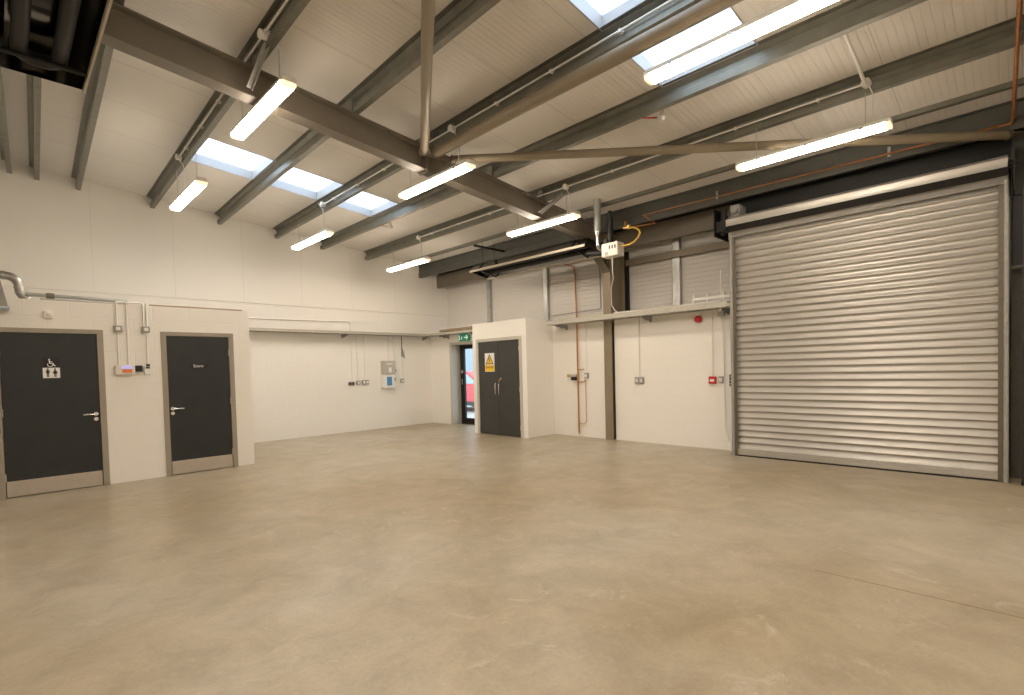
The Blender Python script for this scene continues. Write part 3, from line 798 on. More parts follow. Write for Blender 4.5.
m = MB(); m.bbox_bevel(8.012, 8.05, SY0-0.03, SY1+0.03, 0.022, 0.085, r=0.004); m.box(8.005, 8.06, SY0-0.03, SY1+0.03, 0.085, 0.095); m.bbox_bevel(8.014, 8.048, SY0-0.03, SY1+0.03, 0.095, 0.122, r=0.003)
lab(m.build('bottom_rail', M_alu, sh), 'bright flat bottom rail')
m = MB(); m.box(8.015, 8.045, SY0, SY1, 0.0, 0.022); m.build('weather_seal', M_black, sh)
for (a, b) in ((SY1-0.002, SY1+0.083), (SY0-0.087, SY0+0.002)):
    m = MB(); x0, x1 = 8.0, 8.09; c = 0.012
    m.box(x0, x0+0.006, a, b, 0, 3.395); m.box(x1-0.006, x1, a, b, 0, 3.395)
    yo = b if a > 1 else a; s = -1 if a > 1 else 1
    m.box(x0+0.006, x1-0.006, yo, yo+s*0.006, 0, 3.395)
    gd = m.build('guide', M_guide, sh)
    m = MB(); m.tube([(x0-0.004, yo+s*0.022, 0), (x0-0.004, yo+s*0.022, 3.395)], 0.022, seg=10); m.build('rolled_edge', M_brace, gd)
    m = MB(); m.box(8.095, XR, min(a,b)+0.01, max(a,b)-0.01, 0, 3.5); m.build('jamb_post', M_galv, sh)
# roll of laths on the barrel
m = MB(); R = 0.098; cxr, czr = SXX-0.050, 3.562
pts = []
for k in range(6):
    a0 = math.radians(30+60*k); a1 = math.radians(90+60*k)
    A = Vector((cxr+R*math.cos(a0), 0, czr+R*math.sin(a0))); B = Vector((cxr+R*math.cos(a1), 0, czr+R*math.sin(a1)))
    nrm = Vector(((A.x+B.x)/2-cxr, 0, (A.z+B.z)/2-czr)).normalized()
    for q in range(5):
        f_ = q/5; p = A.lerp(B, f_) + nrm*(-0.006)*math.sin(PI*f_); pts.append((p.x, p.z))
m.prism(pts, lambda x_, z_: (x_, 0.115, z_), lambda x_, z_: (x_, 3.20, z_)); m.build('roll', M_shut, sh)
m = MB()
m.hexa([(7.955,0.115,3.432),(7.965,0.115,3.432),(7.965,3.20,3.432),(7.955,3.20,3.432)], [(7.888,0.115,3.508),(7.898,0.115,3.512),(7.898,3.20,3.512),(7.888,3.20,3.508)])  # added black strip stands for the shade below the roll
lab(m.build('roll_shade_strip', M_blackst, sh), 'black strip painting in the shade under the roll')
m = MB(); m.cyl((cxr, 0.03, czr), (cxr, 3.38, czr), 0.03, seg=16); m.build('barrel', M_blackst, sh)
for (a, b, z0_, z1_) in ((3.375, 3.385, 3.40, 3.82), (0.06, 0.07, 3.25, 3.82)):
    m = MB(); m.box(7.90, XR, a, b, z0_, z1_)
    m.build('end_plate', M_blackst, sh)
m = MB(); m.box(7.93, 8.10, 3.22, 3.36, 3.46, 3.62); m.cyl((8.02, 3.28, 3.62), (8.02, 3.28, 3.80), 0.05, seg=14); m.cyl((8.02, 3.3, 3.42), (8.02, 3.3, 3.46), 0.03)
m.build('chain_gear', M_blackst, sh)
m = MB(); m.bbox_bevel(8.05, 8.33, 3.05, 3.19, 3.68, 3.86, r=0.01); m.cyl((8.0, 3.12, 3.77), (8.05, 3.12, 3.77), 0.05); m.build('motor', M_grey, sh)
# black panel painting in the eaves shade, also hiding the lining behind the roll
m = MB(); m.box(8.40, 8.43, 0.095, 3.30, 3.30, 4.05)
struct('trim_4', m, M_blackst, 'black lintel panel behind the shutter roll, painting in the eaves shade', 'lintel')
t = thing('shutter_control_box', (8.3, 0.05, 2.44), 'dark grey control box on the column right of the shutter', 'control box')
m = MB(); m.bbox_bevel(8.17, 8.35, -0.10, 0.088, 2.45, 3.25, r=0.01); m.build('case', M_black, t)
m = MB(); m.box(8.165, 8.355, -0.105, 0.092, 2.435, 2.452); m.build('rim', M_grey, t)
t = thing('black_post', (8.0, -0.1, 0), 'black upright post at the right edge of the picture', 'post')
m = MB(); m.bbox_bevel(7.95, 8.05, -0.16, 0.0, 0.012, 3.3, r=0.004); m.build('shaft', M_black, t)
m = MB(); m.box(7.93, 8.07, -0.18, 0.005, 0, 0.012); m.build('base_plate', M_blackst, t)

# ------------------------------------------------------------------ wall rails and posts above the blockwork
for (y0, y1, lb) in ((9.67, 9.80, 'galvanised upright above the plant cupboard'), (7.735, 7.86, 'galvanised upright between cupboard and copper pipe'), (4.49, 4.64, 'galvanised upright right of the steel column')):
    m = MB(); x0, x1 = 8.97, XCL
    m.box(x0, x0+0.004, y0, y1, 2.45, 3.80); m.box(x0, x1, y0, y0+0.004, 2.45, 3.80); m.box(x0, x1, y1-0.004, y1, 2.45, 3.80)
    m.box(x0-0.003, x0, y0+0.05, y1-0.05, 2.45, 3.80)
    tag(m.build('wall_post', M_galv), lb, 'wall post', 'galvanised wall posts', 'thing')
m = MB(); x0, x1 = 8.93, 8.966
m.box(x0, x0+0.004, 3.25, 5.62, 3.42, 3.55); m.box(x0, x1, 3.25, 5.62, 3.42, 3.424); m.box(x0, x1, 3.25, 5.62, 3.546, 3.55)
m2 = MB(); m2.box(8.985, XCL, 5.61, 5.74, 2.45, 3.72)
tag(m2.build('wall_post', M_blackst), 'black upright against the wall lining behind the steel column', 'wall post', kind='thing')
tag(m.build('sheeting_rail', M_postp), 'brown horizontal sheeting rail left of the shutter head', 'rail')

# ------------------------------------------------------------------ cable trays
def tray(fn, l0, l1, width, zb, zt, brackets, label, wall_w, rib_side):
    """fn(along, across, z); across 0 = room edge"""
    t = thing('cable_tray', fn((l0+l1)/2, width/2, zb), label, 'cable tray', 'galvanised cable trays')
    m = MB()
    def bx(a0,a1,c0,c1,z0,z1):
        p = [fn(a0,c0,z0), fn(a1,c1,z1)]; m.box(p[0][0],p[1][0],p[0][1],p[1][1],p[0][2],p[1][2])
    bx(l0,l1,0,0.003,zb,zt); bx(l0,l1,width-0.003,width,zb,zt); bx(l0,l1,0,0.012,zt-0.003,zt); bx(l0,l1,width-0.012,width,zt-0.003,zt)
    # perforated bed: two long strips and cross strips
    k = width/4
    for c in (0, k*1.3, k*2.2, width-0.05): bx(l0,l1,c,c+0.05,zb,zb+0.003)
    nn = int((l1-l0)/0.16)
    for i in range(nn+1):
        a = l0+(l1-l0)*i/nn; bx(max(l0,a-0.03),min(l1,a+0.03),0,width,zb,zb+0.0025)
    m.build('tray', M_tray, t)
    for a in brackets:
        m = MB()
        p, q_ = fn(a-0.02, width*0.1, zb-0.045), fn(a+0.02, wall_w, zb-0.002); m.box(p[0],q_[0],p[1],q_[1],p[2],q_[2])
        p, q_ = fn(a-0.025, wall_w-0.008, zb-0.095), fn(a+0.025, wall_w, zb+0.03); m.box(p[0],q_[0],p[1],q_[1],p[2],q_[2])
        p, q_ = fn(a-0.004, width*0.55, zb-0.07), fn(a+0.004, wall_w-0.008, zb-0.04); m.box(p[0],q_[0],p[1],q_[1],p[2],q_[2])
        m.build('bracket', M_brace, t)
    m = MB()
    for i, c in enumerate((0.06, 0.085, 0.12)):
        m.tube([fn(l0+0.02, c, zb+0.016), fn((l0+l1)/2, c+0.01, zb+0.014), fn(l1-0.02, c, zb+0.016)], 0.010, seg=8)
    m.build('cable', M_wconduit, t)
    return t
tray(lambda a, c, z: (8.06+c, a, z), 3.27, 6.985, 0.28, 2.315, 2.41, (3.38, 4.80, 6.76), 'galvanised cable tray along the side wall by the shutter', XR-8.06, 1)
tray(lambda a, c, z: (a, YG-0.28+c, z), 2.89, 8.40, 0.23, 2.36, 2.425, (5.84, 8.18), 'galvanised cable tray along the end wall', 0.278, 1)
tray(lambda a, c, z: (8.10+c, a, z), 8.85, 11.22, 0.28, 2.355, 2.415, (9.55, 10.75), 'short cable tray in the corner above the exit door', XR-8.10, 1)

# white pipes beside the shutter head on the wall top
t = thing('white_pipe', (8.5, 3.6, 2.5), 'pair of clipped white pipes on the wall head beside the shutter', 'pipe')
m = MB(); m.tube([(8.40, 3.28, 2.525), (8.40, 3.98, 2.525)], 0.034); m.build('pipe', M_wconduit, t)
m = MB(); m.tube([(8.40, 3.28, 2.455), (8.40, 5.55, 2.445)], 0.018); m.build('pipe', M_wconduit, t)
for y in (3.45, 3.72, 3.95):
    m = MB(); m.box(8.375, 8.43, y-0.012, y+0.012, 2.43, 2.60); m.build('clip', M_wconduit, t)

# ------------------------------------------------------------------ outlets and switches (with their conduit drops)
def outlet_r(y0, y1, z0, z1, zt, label, cat, m_box=M_grey, kind='outlet', faces=2, name='socket_outlet', group='grey metal clad outlets'):
    yc = (y0+y1)/2
    t = thing(name, (XR, yc, z0), label, cat, group)
    m = MB(); m.bbox_bevel(XR-0.045, XR, y0, y1, z0, z1, r=0.006); m.build('box', m_box, t)
    if faces:
        for i in range(faces):
            a = y0 + (y1-y0)*(i+0.5)/faces
            m = MB(); m.bbox_bevel(XR-0.050, XR-0.045, a-0.026, a+0.026, (z0+z1)/2-0.03, (z0+z1)/2+0.03, r=0.002); p_ = m.build('socket', M_white, t)
            m = MB(); m.box(XR-0.0515, XR-0.0502, a-0.004, a+0.004, (z0+z1)/2+0.006, (z0+z1)/2+0.018); m.box(XR-0.0515, XR-0.0502, a-0.016, a-0.008, (z0+z1)/2-0.012, (z0+z1)/2-0.006); m.box(XR-0.0515, XR-0.0502, a+0.008, a+0.016, (z0+z1)/2-0.012, (z0+z1)/2-0.006)
            m.build('slot', M_black, p_)
    if zt:
        m = MB(); m.tube([(XR-0.014, yc, z1), (XR-0.014, yc, zt)], 0.011, seg=8); m.build('conduit', M_wconduit, t)
    return t
outlet_r(4.955, 5.135, 1.10, 1.22, 2.40, 'grey double socket right of the steel column', 'socket')
outlet_r(3.48, 3.555, 1.11, 1.22, None, 'small grey switch box beside the shutter guide', 'switch', faces=1, name='switch_box')
t = outlet_r(3.60, 3.72, 1.10, 1.22, 2.40, 'red fire alarm call point beside the shutter', 'call point', M_red, faces=0, name='call_point', group=None)
m = MB(); m.box(XR-0.048, XR-0.045, 3.625, 3.695, 1.135, 1.175); lab(m.build('glass_panel', M_signw, t), 'white break panel')
t = thing('shutter_switch', (8.0, 3.34, 1.06), 'slim black shutter push button station next to the guide', 'switch')
m = MB(); m.bbox_bevel(XR-0.06, XR-0.002, 3.31, 3.37, 1.06, 1.25, r=0.005); m.build('box', M_black, t)
for z in (1.10, 1.155, 1.21):
    m = MB(); m.cyl((XR-0.06, 3.34, z), (XR-0.068, 3.34, z), 0.014); m.build('button', M_grey, t)
t = thing('alarm_sounder', (XR, 3.89, 2.2), 'round red fire alarm sounder below the cable tray', 'alarm sounder')
m = MB(); m.cyl((XR, 3.89, 2.195), (XR-0.04, 3.89, 2.195), 0.06, seg=24); m.build('base', M_red, t)
m = MB(); m.cyl((XR-0.04, 3.89, 2.195), (XR-0.09, 3.89, 2.195), 0.055, 0.045, seg=24); m.dome((XR-0.09, 3.89, 2.195), (-1,0,0), 0.045, 0.4); m.build('dome', M_red, t)
m = MB(); m.tube([(XR-0.012, 3.89, 2.25), (XR-0.012, 3.89, 2.33)], 0.009, seg=8); m.build('conduit', M_wconduit, t)
t = thing('conduit', (XR-0.02, 3.5, 0), 'long white conduit dropping to the floor beside the shutter guide', 'conduit')
m = MB(); m.tube([(XR-0.05, 3.49, 2.97), (XR-0.05, 3.49, 2.2), (XR-0.02, 3.47, 1.6), (XR-0.016, 3.46, 0.35), (XR-0.02, 3.38, 0.12), (XR-0.02, 3.36, 0.01)], 0.011, seg=8); m.build('pipe', M_wconduit, t)
m = MB(); m.box(XR-0.16, XR-0.1, 3.40, 3.50, 2.20, 2.26); m.build('clip', M_grey, t)
m = MB(); m.cyl((XR-0.03, 3.36, 0), (XR-0.03, 3.36, 0.14), 0.035); m.build('floor_sleeve', M_wconduit, t)

# gable outlets
def outlet_g(x0, x1, z0, z1, zt, label, cat, dark=False, faces=1, name='socket_outlet', xt=None):
    xc = (x0+x1)/2
    t = thing(name, (xc, YG, z0), label, cat, 'grey outlets on the end wall')
    m = MB(); m.bbox_bevel(x0, x1, YG-0.045, YG, z0, z1, r=0.006); m.build('box', M_grey, t)
    for i in range(faces):
        a = x0+(x1-x0)*(i+0.5)/faces
        m = MB(); m.bbox_bevel(a-0.027, a+0.027, YG-0.05, YG-0.045, (z0+z1)/2-0.03, (z0+z1)/2+0.03, r=0.002); m.build('socket', M_black if dark else M_white, t)
    if zt:
        m = MB(); m.tube([(xt or xc, YG-0.013, z1), (xt or xc, YG-0.013, zt)], 0.011, seg=8); m.build('conduit', M_wconduit, t)
outlet_g(5.95, 6.10, 1.13, 1.22, 2.40, 'grey data outlet, leftmost of the three on the end wall', 'outlet', True, 2, 'data_outlet', 6.06)
outlet_g(6.155, 6.255, 1.14, 1.24, 2.40, 'single grey switch between the other two wall outlets', 'switch', False, 1, 'switch_box')
outlet_g(6.31, 6.49, 1.14, 1.25, 2.40, 'double grey socket, rightmost of the three on the end wall', 'socket', False, 2)
outlet_g(7.41, 7.51, 1.14, 1.25, 1.80, 'single grey socket right of the meter cabinet', 'socket', False, 1, xt=7.48)
t = thing('isolator_switch', (7.5, YG, 1.84), 'tilted black isolator hanging right of the meter cabinet', 'isolator')
m = MB(); m.hexa([(7.475,YG-0.05,1.83),(7.56,YG-0.05,1.80),(7.56,YG,1.80),(7.475,YG,1.83)], [(7.47,YG-0.05,1.95),(7.52,YG-0.05,1.97),(7.52,YG,1.97),(7.47,YG,1.95)]); m.build('box', M_grey, t)
m = MB(); m.cyl((7.495,YG-0.02,1.96),(7.485,YG-0.02,2.03),0.016); m.tube([(7.485,YG-0.016,2.03),(7.485,YG-0.016,2.40)],0.009,seg=8); m.build('cable_gland', M_black, t)
mc = thing('meter_cabinet', (7.05, YG, 1.0), 'grey and white electrical meter cabinet on the end wall', 'meter cabinet')
m = MB(); m.bbox_bevel(6.85, 7.205, YG-0.14, YG, 1.37, 1.72, r=0.008); up_ = lab(m.build('upper_box', M_metal_grey, mc), 'grey upper meter box')
m = MB(); m.bbox_bevel(6.84, 7.215, YG-0.13, YG, 1.03, 1.365, r=0.008); lo_ = lab(m.build('lower_box', M_white, mc), 'white lower consumer unit')
m = MB(); m.box(7.00, 7.08, YG-0.143, YG-0.14, 1.42, 1.55); lab(m.build('notice', M_signw, up_), 'white notice')
m = MB(); m.box(6.945, 7.09, YG-0.133, YG-0.13, 1.09, 1.31); lab(m.build('notice', M_blue, lo_), 'blue notice')
m = MB(); m.box(6.94, 7.12, YG-0.143, YG-0.14, 1.62, 1.66); m.build('label_strip', M_offw, up_)
m = MB(); m.cyl((7.17, YG-0.13, 1.24), (7.17, YG-0.155, 1.24), 0.018); m.box(7.165, 7.185, YG-0.155, YG-0.147, 1.2, 1.29); m.build('latch', M_grey, lo_)
m = MB(); m.box(7.205, 7.26, YG-0.08, YG, 1.43, 1.50); m.build('side_box', M_blue, up_)
for x, z in ((7.07, 1.72), (7.23, 1.50)):
    m = MB(); m.tube([(x, YG-0.02, z), (x, YG-0.02, 2.40)], 0.012, seg=8); m.build('conduit', M_wconduit, mc)
t = thing('conduit', (3.0, YG-0.02, 2.66), 'thin white conduit along the end wall above its tray', 'conduit')
m = MB(); m.tube([(2.9, YG-0.03, 2.63), (6.0, YG-0.03, 2.675), (6.04, YG-0.03, 2.66), (6.05, YG-0.03, 2.44)], 0.011, seg=8); m.build('pipe', M_wconduit, t)

# ------------------------------------------------------------------ bits on the toilet block
y = YB
t = thing('alarm_keypad', (1.22, y, 1.49), 'white alarm panel with lilac display between the two doors', 'alarm panel')
m = MB(); m.bbox_bevel(1.115, 1.34, y-0.055, y, 1.49, 1.625, r=0.008); b_ = m.build('case', M_offw, t)
m = MB(); m.box(1.185, 1.305, y-0.058, y-0.055, 1.573, 1.612); lab(m.build('display', M_lcd, b_), 'lit lilac display')
m = MB(); m.box(1.195, 1.305, y-0.058, y-0.055, 1.515, 1.565); lab(m.build('key_panel', M_orange, b_), 'orange key panel')
for x in (1.145, 1.255):
    m = MB(); zt_ = 2.49; m.tube([(x+0.02, y-0.014, 1.625), (x+0.02, y-0.014, zt_)], 0.011, seg=8); m.build('conduit', M_wconduit, t)
t = thing('relay_box', (1.37, y, 1.53), 'small black box right of the alarm panel', 'wall box')
m = MB(); m.bbox_bevel(1.345, 1.425, y-0.05, y, 1.53, 1.615, r=0.005); m.box(1.365, 1.405, y-0.053, y-0.05, 1.555, 1.59); m.build('box', M_black, t)
t = thing('key_reader', (1.48, y, 1.48), 'small white keypad box left of the store door', 'wall box')
m = MB(); m.bbox_bevel(1.445, 1.52, y-0.05, y, 1.485, 1.60, r=0.006); b_ = m.build('box', M_white, t)
m = MB(); m.box(1.46, 1.51, y-0.052, y-0.05, 1.57, 1.595); m.build('screen', M_black, b_)
m = MB(); m.box(1.475, 1.515, y-0.03, y, 1.60, 1.635); m.build('cable_entry', M_black, t)
for x, lb in ((1.17, 'grey fused spur above the alarm panel'), (1.485, 'grey fused spur above the keypad box')):
    t = thing('fused_spur', (x, y, 2.08), lb, 'switch', 'fused spurs on the toilet block')
    m = MB(); m.bbox_bevel(x-0.047, x+0.047, y-0.05, y, 2.08, 2.165, r=0.006); b_ = m.build('box', M_grey, t)
    m = MB(); m.bbox_bevel(x-0.022, x+0.026, y-0.056, y-0.05, 2.10, 2.145, r=0.003); m.build('switch_plate', M_signw, b_)
t = thing('conduit', (1.49, y, 1.62), 'white conduit pair looping over to the keypad box', 'conduit')
m = MB(); m.tube([(1.495, y-0.014, 1.635), (1.495, y-0.014, 2.085)], 0.010, seg=8); m.tube([(1.505, y-0.014, 2.165), (1.505, y-0.014, 2.495)], 0.012, seg=8); m.tube([(1.465, y-0.014, 2.165), (1.465, y-0.014, 2.475), (1.45, y-0.014, 2.49), (1.16, y-0.014, 2.49)], 0.012, seg=8); m.build('pipe', M_wconduit, t)
t = thing('conduit', (0.3, y, 2.5), 'galvanised conduit lying along the top of the toilet block', 'conduit')
m = MB(); m.tube([(0.27, y+0.06, 2.53), (1.30, y+0.06, 2.515)], 0.024, seg=10); m.tube([(0.40, y+0.03, 2.478), (1.30, y+0.03, 2.478)], 0.010, seg=8); m.build('pipe', M_galv, t)
m = MB(); m.cyl((0.46, y+0.06, 2.527), (0.54, y+0.06, 2.526), 0.036); m.build('coupling', M_galvd, t)
t = thing('conduit', (1.6, y, 2.48), 'thin copper brown pipe on the block top over the store door', 'conduit')
m = MB(); m.tube([(1.55, y+0.02, 2.478), (2.77, y+0.02, 2.478)], 0.010, seg=8); m.build('pipe', M_timber, t)
t = thing('wall_sensor', (0.46, y, 2.22), 'small cream sounder box above the toilet door', 'sounder')
m = MB(); m.bbox_bevel(0.425, 0.515, y-0.04, y, 2.225, 2.325, r=0.008); m.build('box', M_offw, t)
m = MB(); m.cyl((0.475, y-0.04, 2.28), (0.475, y-0.055, 2.28), 0.03, 0.025); m.build('lens', M_white, t)
# silver ventilation duct with bends
t = thing('ventilation_duct', (0.2, y+0.1, 2.47), 'silver ventilation duct bending down onto the toilet block', 'duct')
m = MB(); yd = y+0.12
path = [(-2.5, yd, 2.755), (0.09, yd, 2.755)]
for k in range(1, 7):
    a = PI/2*k/6; path.append((0.09+0.13*math.sin(a), yd, 2.625+0.13*math.cos(a)))
for k in range(1, 6):
    a = PI/2*k/6*0.9; path.append((0.22+0.06*(1-math.cos(a)), yd, 2.60-0.10*math.sin(a)))
path.append((0.29, yd, 2.47))
m.tube(path, 0.050, seg=18); m.build('pipe', M_duct, t)
for p in ((0.08, yd, 2.755, 'x'), (0.22, yd, 2.615, 'z'), (0.228, yd, 2.55, 'z'), (-0.3, yd, 2.755, 'x')):
    m = MB()
    if p[3] == 'x': m.cyl((p[0]-0.012, yd, p[2]), (p[0]+0.012, yd, p[2]), 0.055, seg=18)
    else: m.cyl((p[0], yd, p[2]-0.012), (p[0], yd, p[2]+0.012), 0.055, seg=18)
    m.build('collar', M_galv, t)
t = thing('condensing_unit', (-0.15, y-0.2, 2.29), 'silver sloping cased unit at the left edge above the toilet door', 'ventilation unit')
m = MB(); m.hexa([(-0.7,y-0.34,2.31),(0.105,y-0.34,2.31),(0.105,y-0.002,2.31),(-0.7,y-0.002,2.31)], [(-0.7,y-0.30,2.66),(0.045,y-0.30,2.66),(0.045,y-0.002,2.66),(-0.7,y-0.002,2.66)]); m.build('case', M_unit, t)
m = MB(); m.box(-0.7, 0.115, y-0.345, y-0.002, 2.30, 2.325); m.build('rim', M_rim, t)

# ------------------------------------------------------------------ radiant tube heaters
def heater(fn, y0, y1, width, depth, label, tube_r=0.052, y_far_cap=True, hang=None, side=0):
    """fn(across, down, y) -> point; across 0 = centre line, down 0 = lip plane, negative = up"""
    t = thing('radiant_heater', fn(0, 0, (y0+y1)/2), label, 'radiant heater', 'overhead radiant tube heaters')
    w = width/2; th = 0.006
    prof = [(-w, 0.03), (-w, 0), (-w*0.66, -depth), (w*0.66, -depth), (w, 0), (w, 0.03)]
    out = [(p[0]*1.015, p[1]-th if abs(p[0]) < w*0.9 else p[1]) for p in prof][::-1]
    m = MB(); m.prism(prof+out, lambda a,b: fn(a,b,y0), lambda a,b: fn(a,b,y1)); m.build('reflector', M_mirror, t)
    for e_ in (-1, 1):
        m = MB(); q0, q1 = e_*w*0.975, e_*w*1.03
        A = [fn(q0,-0.012,y0), fn(q1,-0.012,y0), fn(q1,-0.012,y1), fn(q0,-0.012,y1)]; B = [fn(q0,0.036,y0), fn(q1,0.036,y0), fn(q1,0.036,y1), fn(q0,0.036,y1)]
        m.hexa(A, B); m.build('reflector_lip', M_lip, t)
    for ye, s in ((y0, -1), (y1, 1)):
        m = MB(); e = 0.10*s
        A = [fn(*p, ye) for p in prof[1:5]]; B = [fn(p[0], p[1], ye+0.004*s) for p in prof[1:5]]
        m.add(A+B, [(0,1,2,3),(7,6,5,4)]); m.build('end_plate', M_mirror, t)
    q = width*0.205
    m = MB(); yt0, yt1 = y0+0.05, y1-0.28
    path = [fn(-q, -0.06, yt0), fn(-q, -0.06, yt1)]
    for k in range(1, 8): a = PI*k/8; path.append(fn(-q*math.cos(a), -0.06, yt1+q*math.sin(a)))
    path += [fn(q, -0.06, yt1), fn(q, -0.06, yt0)]
    m.tube(path, tube_r, seg=16); lab(m.build('heater_tube', M_blackst, t), 'black steel U shaped tube')
    ny = max(2, int((y1-y0)/1.7))
    for i in range(ny):
        yb_ = y1-0.30-(y1-y0-0.6)*i/(ny-1)
        m = MB(); m.tube([fn(-w*1.02, -0.0, yb_), fn(w*1.02, -0.0, yb_)], 0.019, seg=6)
        m.tube([fn(w*1.02, 0, yb_), fn(w*0.70, -depth-0.02, yb_)], 0.012, seg=6); m.tube([fn(-w*1.02, 0, yb_), fn(-w*0.70, -depth-0.02, yb_)], 0.012, seg=6)
        m.build('bracket', M_blackst, t)
        if hang:
            for s in (-1, 1):
                p = Vector(fn(s*w*0.7, -depth-0.01, yb_)); m = MB(); m.tube([p, (p.x, p.y, ZC(p.x)-0.05)], 0.005, seg=6); m.build('hanger', M_blackst, t)
    return t
heater(lambda a, b, y_: (0.315+a, y_, 3.9-b), 1.2, 5.66, 0.57, 0.19, 'black tube heater with mirrored reflector at top left corner', hang=True)
ang = math.atan2(0.11, 0.50)
ca, sa = math.cos(ang), math.sin(ang)
heater(lambda a, b, y_: (7.65+a*ca-b*sa, y_, 3.545-a*sa-b*ca), 5.48, 8.60, 0.52, 0.15, 'tube heater along the side wall behind the rafter', hang=True)
m = MB(); m.box(7.20, 8.17, 8.20, 8.24, 4.045, 4.085)
tag(m.build('hanger_strut', M_blackst), 'short dark strut under the purlins holding the side heater', 'strut')
# burner, fan and flue of the side heater
t = thing('burner_unit', (7.5, 5.0, 3.3), 'white gas burner box at the head of the steel column', 'burner')
m = MB(); m.bbox_bevel(7.45, 7.66, 4.84, 5.17, 3.32, 3.55, r=0.012); b_ = m.build('case', M_offw, t)
for yv in (4.89, 4.945, 5.0):
    m = MB(); m.box(7.446, 7.4505, yv-0.012, yv+0.012, 3.44, 3.50); m.build('vent', M_black, b_)
m = MB(); m.box(7.446, 7.4505, 5.03, 5.10, 3.34, 3.40); m.build('data_plate', M_grey, b_)
m = MB(); m.cyl((7.5, 5.17, 3.52), (7.5, 5.24, 3.52), 0.075, seg=24); m.cyl((7.54, 5.12, 3.54), (7.54, 5.12, 3.63), 0.06, seg=20); m.build('fan_housing', M_blackst, t)
m = MB(); m.tube([(7.58, 5.17, 3.42), (7.58, 5.55, 3.47)], 0.05, seg=16); m.build('burner_tube', M_blackst, t)
m = MB(); m.tube([(7.50, 4.98, 3.31), (7.50, 4.98, 3.05), (7.6, 5.03, 2.97), (8.3, 5.55, 2.92), (8.335, 5.57, 2.6), (8.335, 5.50, 2.5), (8.32, 5.38, 2.41)], 0.009, seg=8); m.build('supply_cable', M_white, t)
m = MB(); m.cyl((7.57, 5.06, 3.54), (7.57, 5.06, 4.0), 0.055, seg=18); m.cyl((7.57, 5.06, 4.0), (7.57, 5.06, 4.12), 0.035, seg=14); m.build('air_intake', M_blackst, t)
t = thing('flue_pipe', (7.44, 5.23, 3.75), 'silver vertical flue pipe passing through the roof near the column', 'flue')
m = MB(); m.cyl((7.44, 5.23, 3.78), (7.44, 5.23, ZC(7.44)+0.02), 0.062, seg=20); m.build('pipe', M_galv, t)
m = MB(); m.cyl((7.44, 5.23, 4.02), (7.44, 5.23, 4.06), 0.068, seg=20); m.cyl((7.44, 5.23, 4.20), (7.44, 5.23, 4.23), 0.068, seg=20); m.build('collar', M_galv, t)
m = MB(); m.cyl((7.44, 5.23, 3.78), (7.44, 5.23, 3.70), 0.05, 0.035, seg=18); m.cyl((7.44, 5.23, 3.70), (7.44, 5.23, 3.54), 0.03, seg=14); m.tube([(7.44,5.23,3.56),(7.46,5.22,3.50),(7.50,5.18,3.47)],0.04,seg=12); m.build('spigot', M_chrome, t)
t = thing('gas_hose', (7.5, 4.7, 3.6), 'yellow flexible gas hose looping beside the burner', 'hose')
m = MB(); hp = [(7.55,4.84,3.475),(7.52,4.66,3.46),(7.48,4.53,3.48),(7.46,4.44,3.54),(7.46,4.41,3.60),(7.47,4.44,3.66),(7.48,4.53,3.71),(7.50,4.66,3.735),(7.52,4.76,3.76)]
m.tube(hp, 0.014, seg=10); m.build('hose', M_yellow, t)
m = MB(); m.cyl((7.55,4.85,3.478),(7.545,4.76,3.472),0.016); m.cyl((7.50,4.62,3.73),(7.515,4.74,3.755),0.020); m.box(7.48,7.54,4.62,4.68,3.72,3.78); m.tube([(7.53,4.74,3.76),(7.56,4.74,3.86)],0.014); m.build('valve', M_brass, t)

# ------------------------------------------------------------------ copper gas pipes
def pipe(pts, r, label, cat='pipe', m_=M_copper, clips=(), group='copper gas pipes'):
    t = thing('copper_pipe', pts[0], label, cat, group)
    m = MB(); m.tube(pts, r, seg=12); m.build('pipe', m_, t)
    for p in clips:
        m = MB(); m.box(p[0]-0.02, p[0]+0.02, p[1]-0.015, p[1]+0.015, p[2]-0.03, p[2]+0.09); m.build('clip', M_galv, t)
    return t
pipe([(7.56, 4.75, 3.86), (8.05, 5.08, 3.905), (8.06, 4.47, 3.875), (8.06, 4.70, 4.06), (8.06, 0.09, 4.025), (8.0, 0.075, 4.06), (5.80, 0.015, 4.30), (3.5, -0.05, 4.52), (-2.0, -0.12, 5.0)], 0.018,
     'orange copper pipe running over the shutter and up the roof at right', clips=((8.085, 3.4, 4.05), (8.085, 1.2, 4.03)))
pipe([(9.01, 7.45, 3.80), (9.01, 6.98, 3.64), (9.01, 6.96, 3.58), (9.01, 6.94, 2.50)], 0.016, 'copper gas pipe above the cable tray left of the column')
t = pipe([(8.39, 6.46, 2.50), (8.39, 6.46, 0.12), (8.40, 6.46, 0.07)], 0.016, 'copper gas riser on the white wall between cupboard and column')
m = MB(); m.cyl((8.39, 6.46, 1.16), (8.39, 6.46, 1.30), 0.024); m.cyl((8.39,6.46,0.20),(8.39,6.46,0.30),0.023); m.cyl((8.39,6.46,1.06),(8.39,6.46,1.09),0.024); m.build('coupling', M_brass, t)
m = MB(); m.tube([(8.39,6.46,1.38),(8.39,6.30,1.39)],0.010,seg=8); m.tube([(8.39,6.46,1.12),(8.39,6.29,1.14),(8.39,6.28,1.18)],0.012,seg=8); m.tube([(8.39,6.46,0.27),(8.40,6.32,0.27),(8.41,6.28,0.33),(8.41,6.28,1.16)],0.006,seg=8); m.build('branch_pipe', M_copper, t)
t = thing('gas_solenoid_valve', (8.38, 6.55, 1.18), 'black gas valve with brass ends on the copper riser', 'gas valve')
m = MB(); m.bbox_bevel(8.33, 8.43, 6.475, 6.60, 1.165, 1.235, r=0.008); m.build('body', M_black, t)
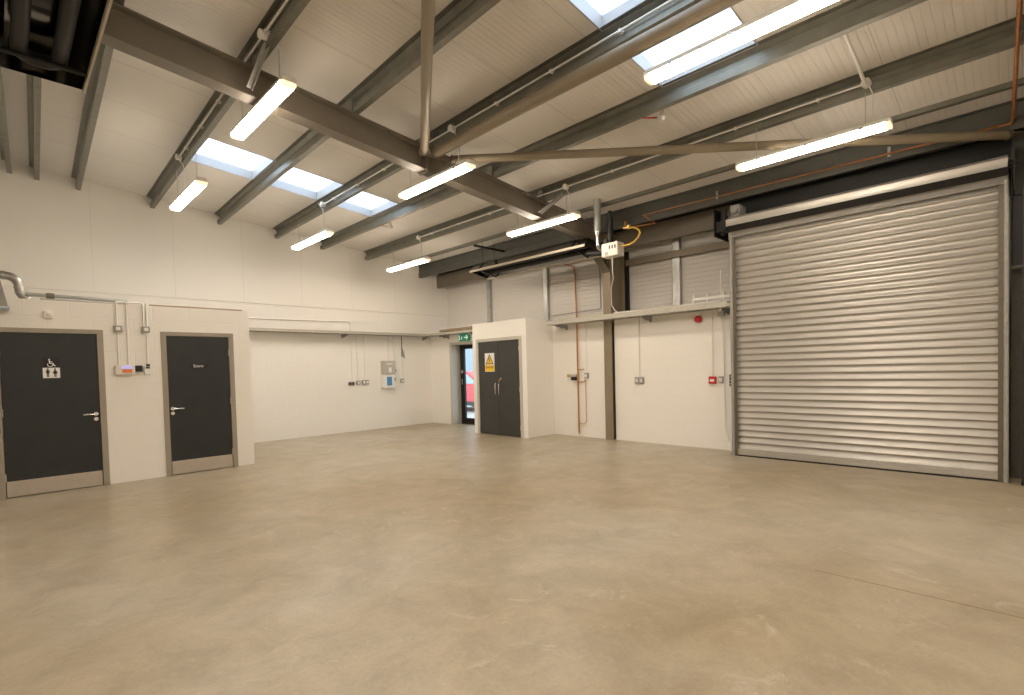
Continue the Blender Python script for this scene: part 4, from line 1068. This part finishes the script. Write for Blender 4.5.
m = MB(); m.cyl((8.385, 6.60, 1.26), (8.385, 6.68, 1.26), 0.024); m.cyl((8.385, 6.68, 1.26), (8.385, 6.72, 1.26), 0.03, seg=6); m.build('brass_end', M_brass, t)
m = MB(); m.bbox_bevel(8.35, 8.42, 6.48, 6.62, 1.24, 1.285, r=0.006); m.build('upper_body', M_alu, t)
t = thing('gas_gauge', (8.42, 6.27, 1.25), 'round grey gauge box beside the copper riser', 'gauge')
m = MB(); m.bbox_bevel(8.385, XR, 6.215, 6.305, 1.20, 1.31, r=0.008); m.build('case', M_grey, t)
m = MB(); m.cyl((8.386, 6.26, 1.255), (8.378, 6.26, 1.255), 0.036, seg=20); m.build('dial', M_white, t)
m = MB(); m.tube([(XR-0.012, 6.26, 1.31), (XR-0.012, 6.26, 2.38)], 0.006, seg=8); m.build('conduit', M_wconduit, t)
t = thing('grey_pipe', (8.98, 6.2, 2.65), 'thin dark pipe on the wall lining left of the column', 'pipe')
m = MB(); m.tube([(9.04, 6.33, 3.75), (9.04, 6.31, 2.68), (9.04, 6.34, 2.655), (9.04, 7.70, 2.63)], 0.010, seg=8); m.build('pipe', M_grey, t)

# ------------------------------------------------------------------ world, camera, view
w = bpy.data.worlds.new('overcast sky'); scene.world = w; w.use_nodes = True
bg = w.node_tree.nodes['Background']; bg.inputs['Color'].default_value = (*SKY, 1); bg.inputs['Strength'].default_value = SKYSTR

F, YAW, PITCH, ROLL, H, CY = 511.0255, 0.7861, -0.0291, -0.0258, 1.4339, 36.2
cam = bpy.data.cameras.new('camera'); co = bpy.data.objects.new('camera', cam); COL.objects.link(co)
cy_, sy_ = math.cos(YAW), math.sin(YAW); cp, sp = math.cos(PITCH), math.sin(PITCH)
right = Vector((cy_, -sy_, 0)); fwd = Vector((sy_*cp, cy_*cp, sp)); up = Vector((-sy_*sp, -cy_*sp, cp))
cr, sr = math.cos(ROLL), math.sin(ROLL)
R_ = right*cr + up*sr; U_ = right*(-sr) + up*cr
mw = Matrix((R_, U_, -fwd)).transposed().to_4x4(); mw.translation = Vector((0, 0, H))
co.matrix_world = mw
cam.sensor_fit = 'HORIZONTAL'; cam.sensor_width = 36.0; cam.lens = F/1024*36.0
cam.shift_y = CY/1024.0; cam.clip_start = 0.05
scene.camera = co
scene.view_settings.view_transform = 'Standard'; scene.view_settings.look = 'None'
scene.view_settings.gamma = 1.0; scene.view_settings.use_curve_mapping = False
scene.view_settings.exposure = EXPOSURE
scene.cycles.use_denoising = True
scene.cycles.max_bounces = 10; scene.cycles.diffuse_bounces = 6; scene.cycles.transparent_max_bounces = 12
scene.cycles.sample_clamp_indirect = 8.0
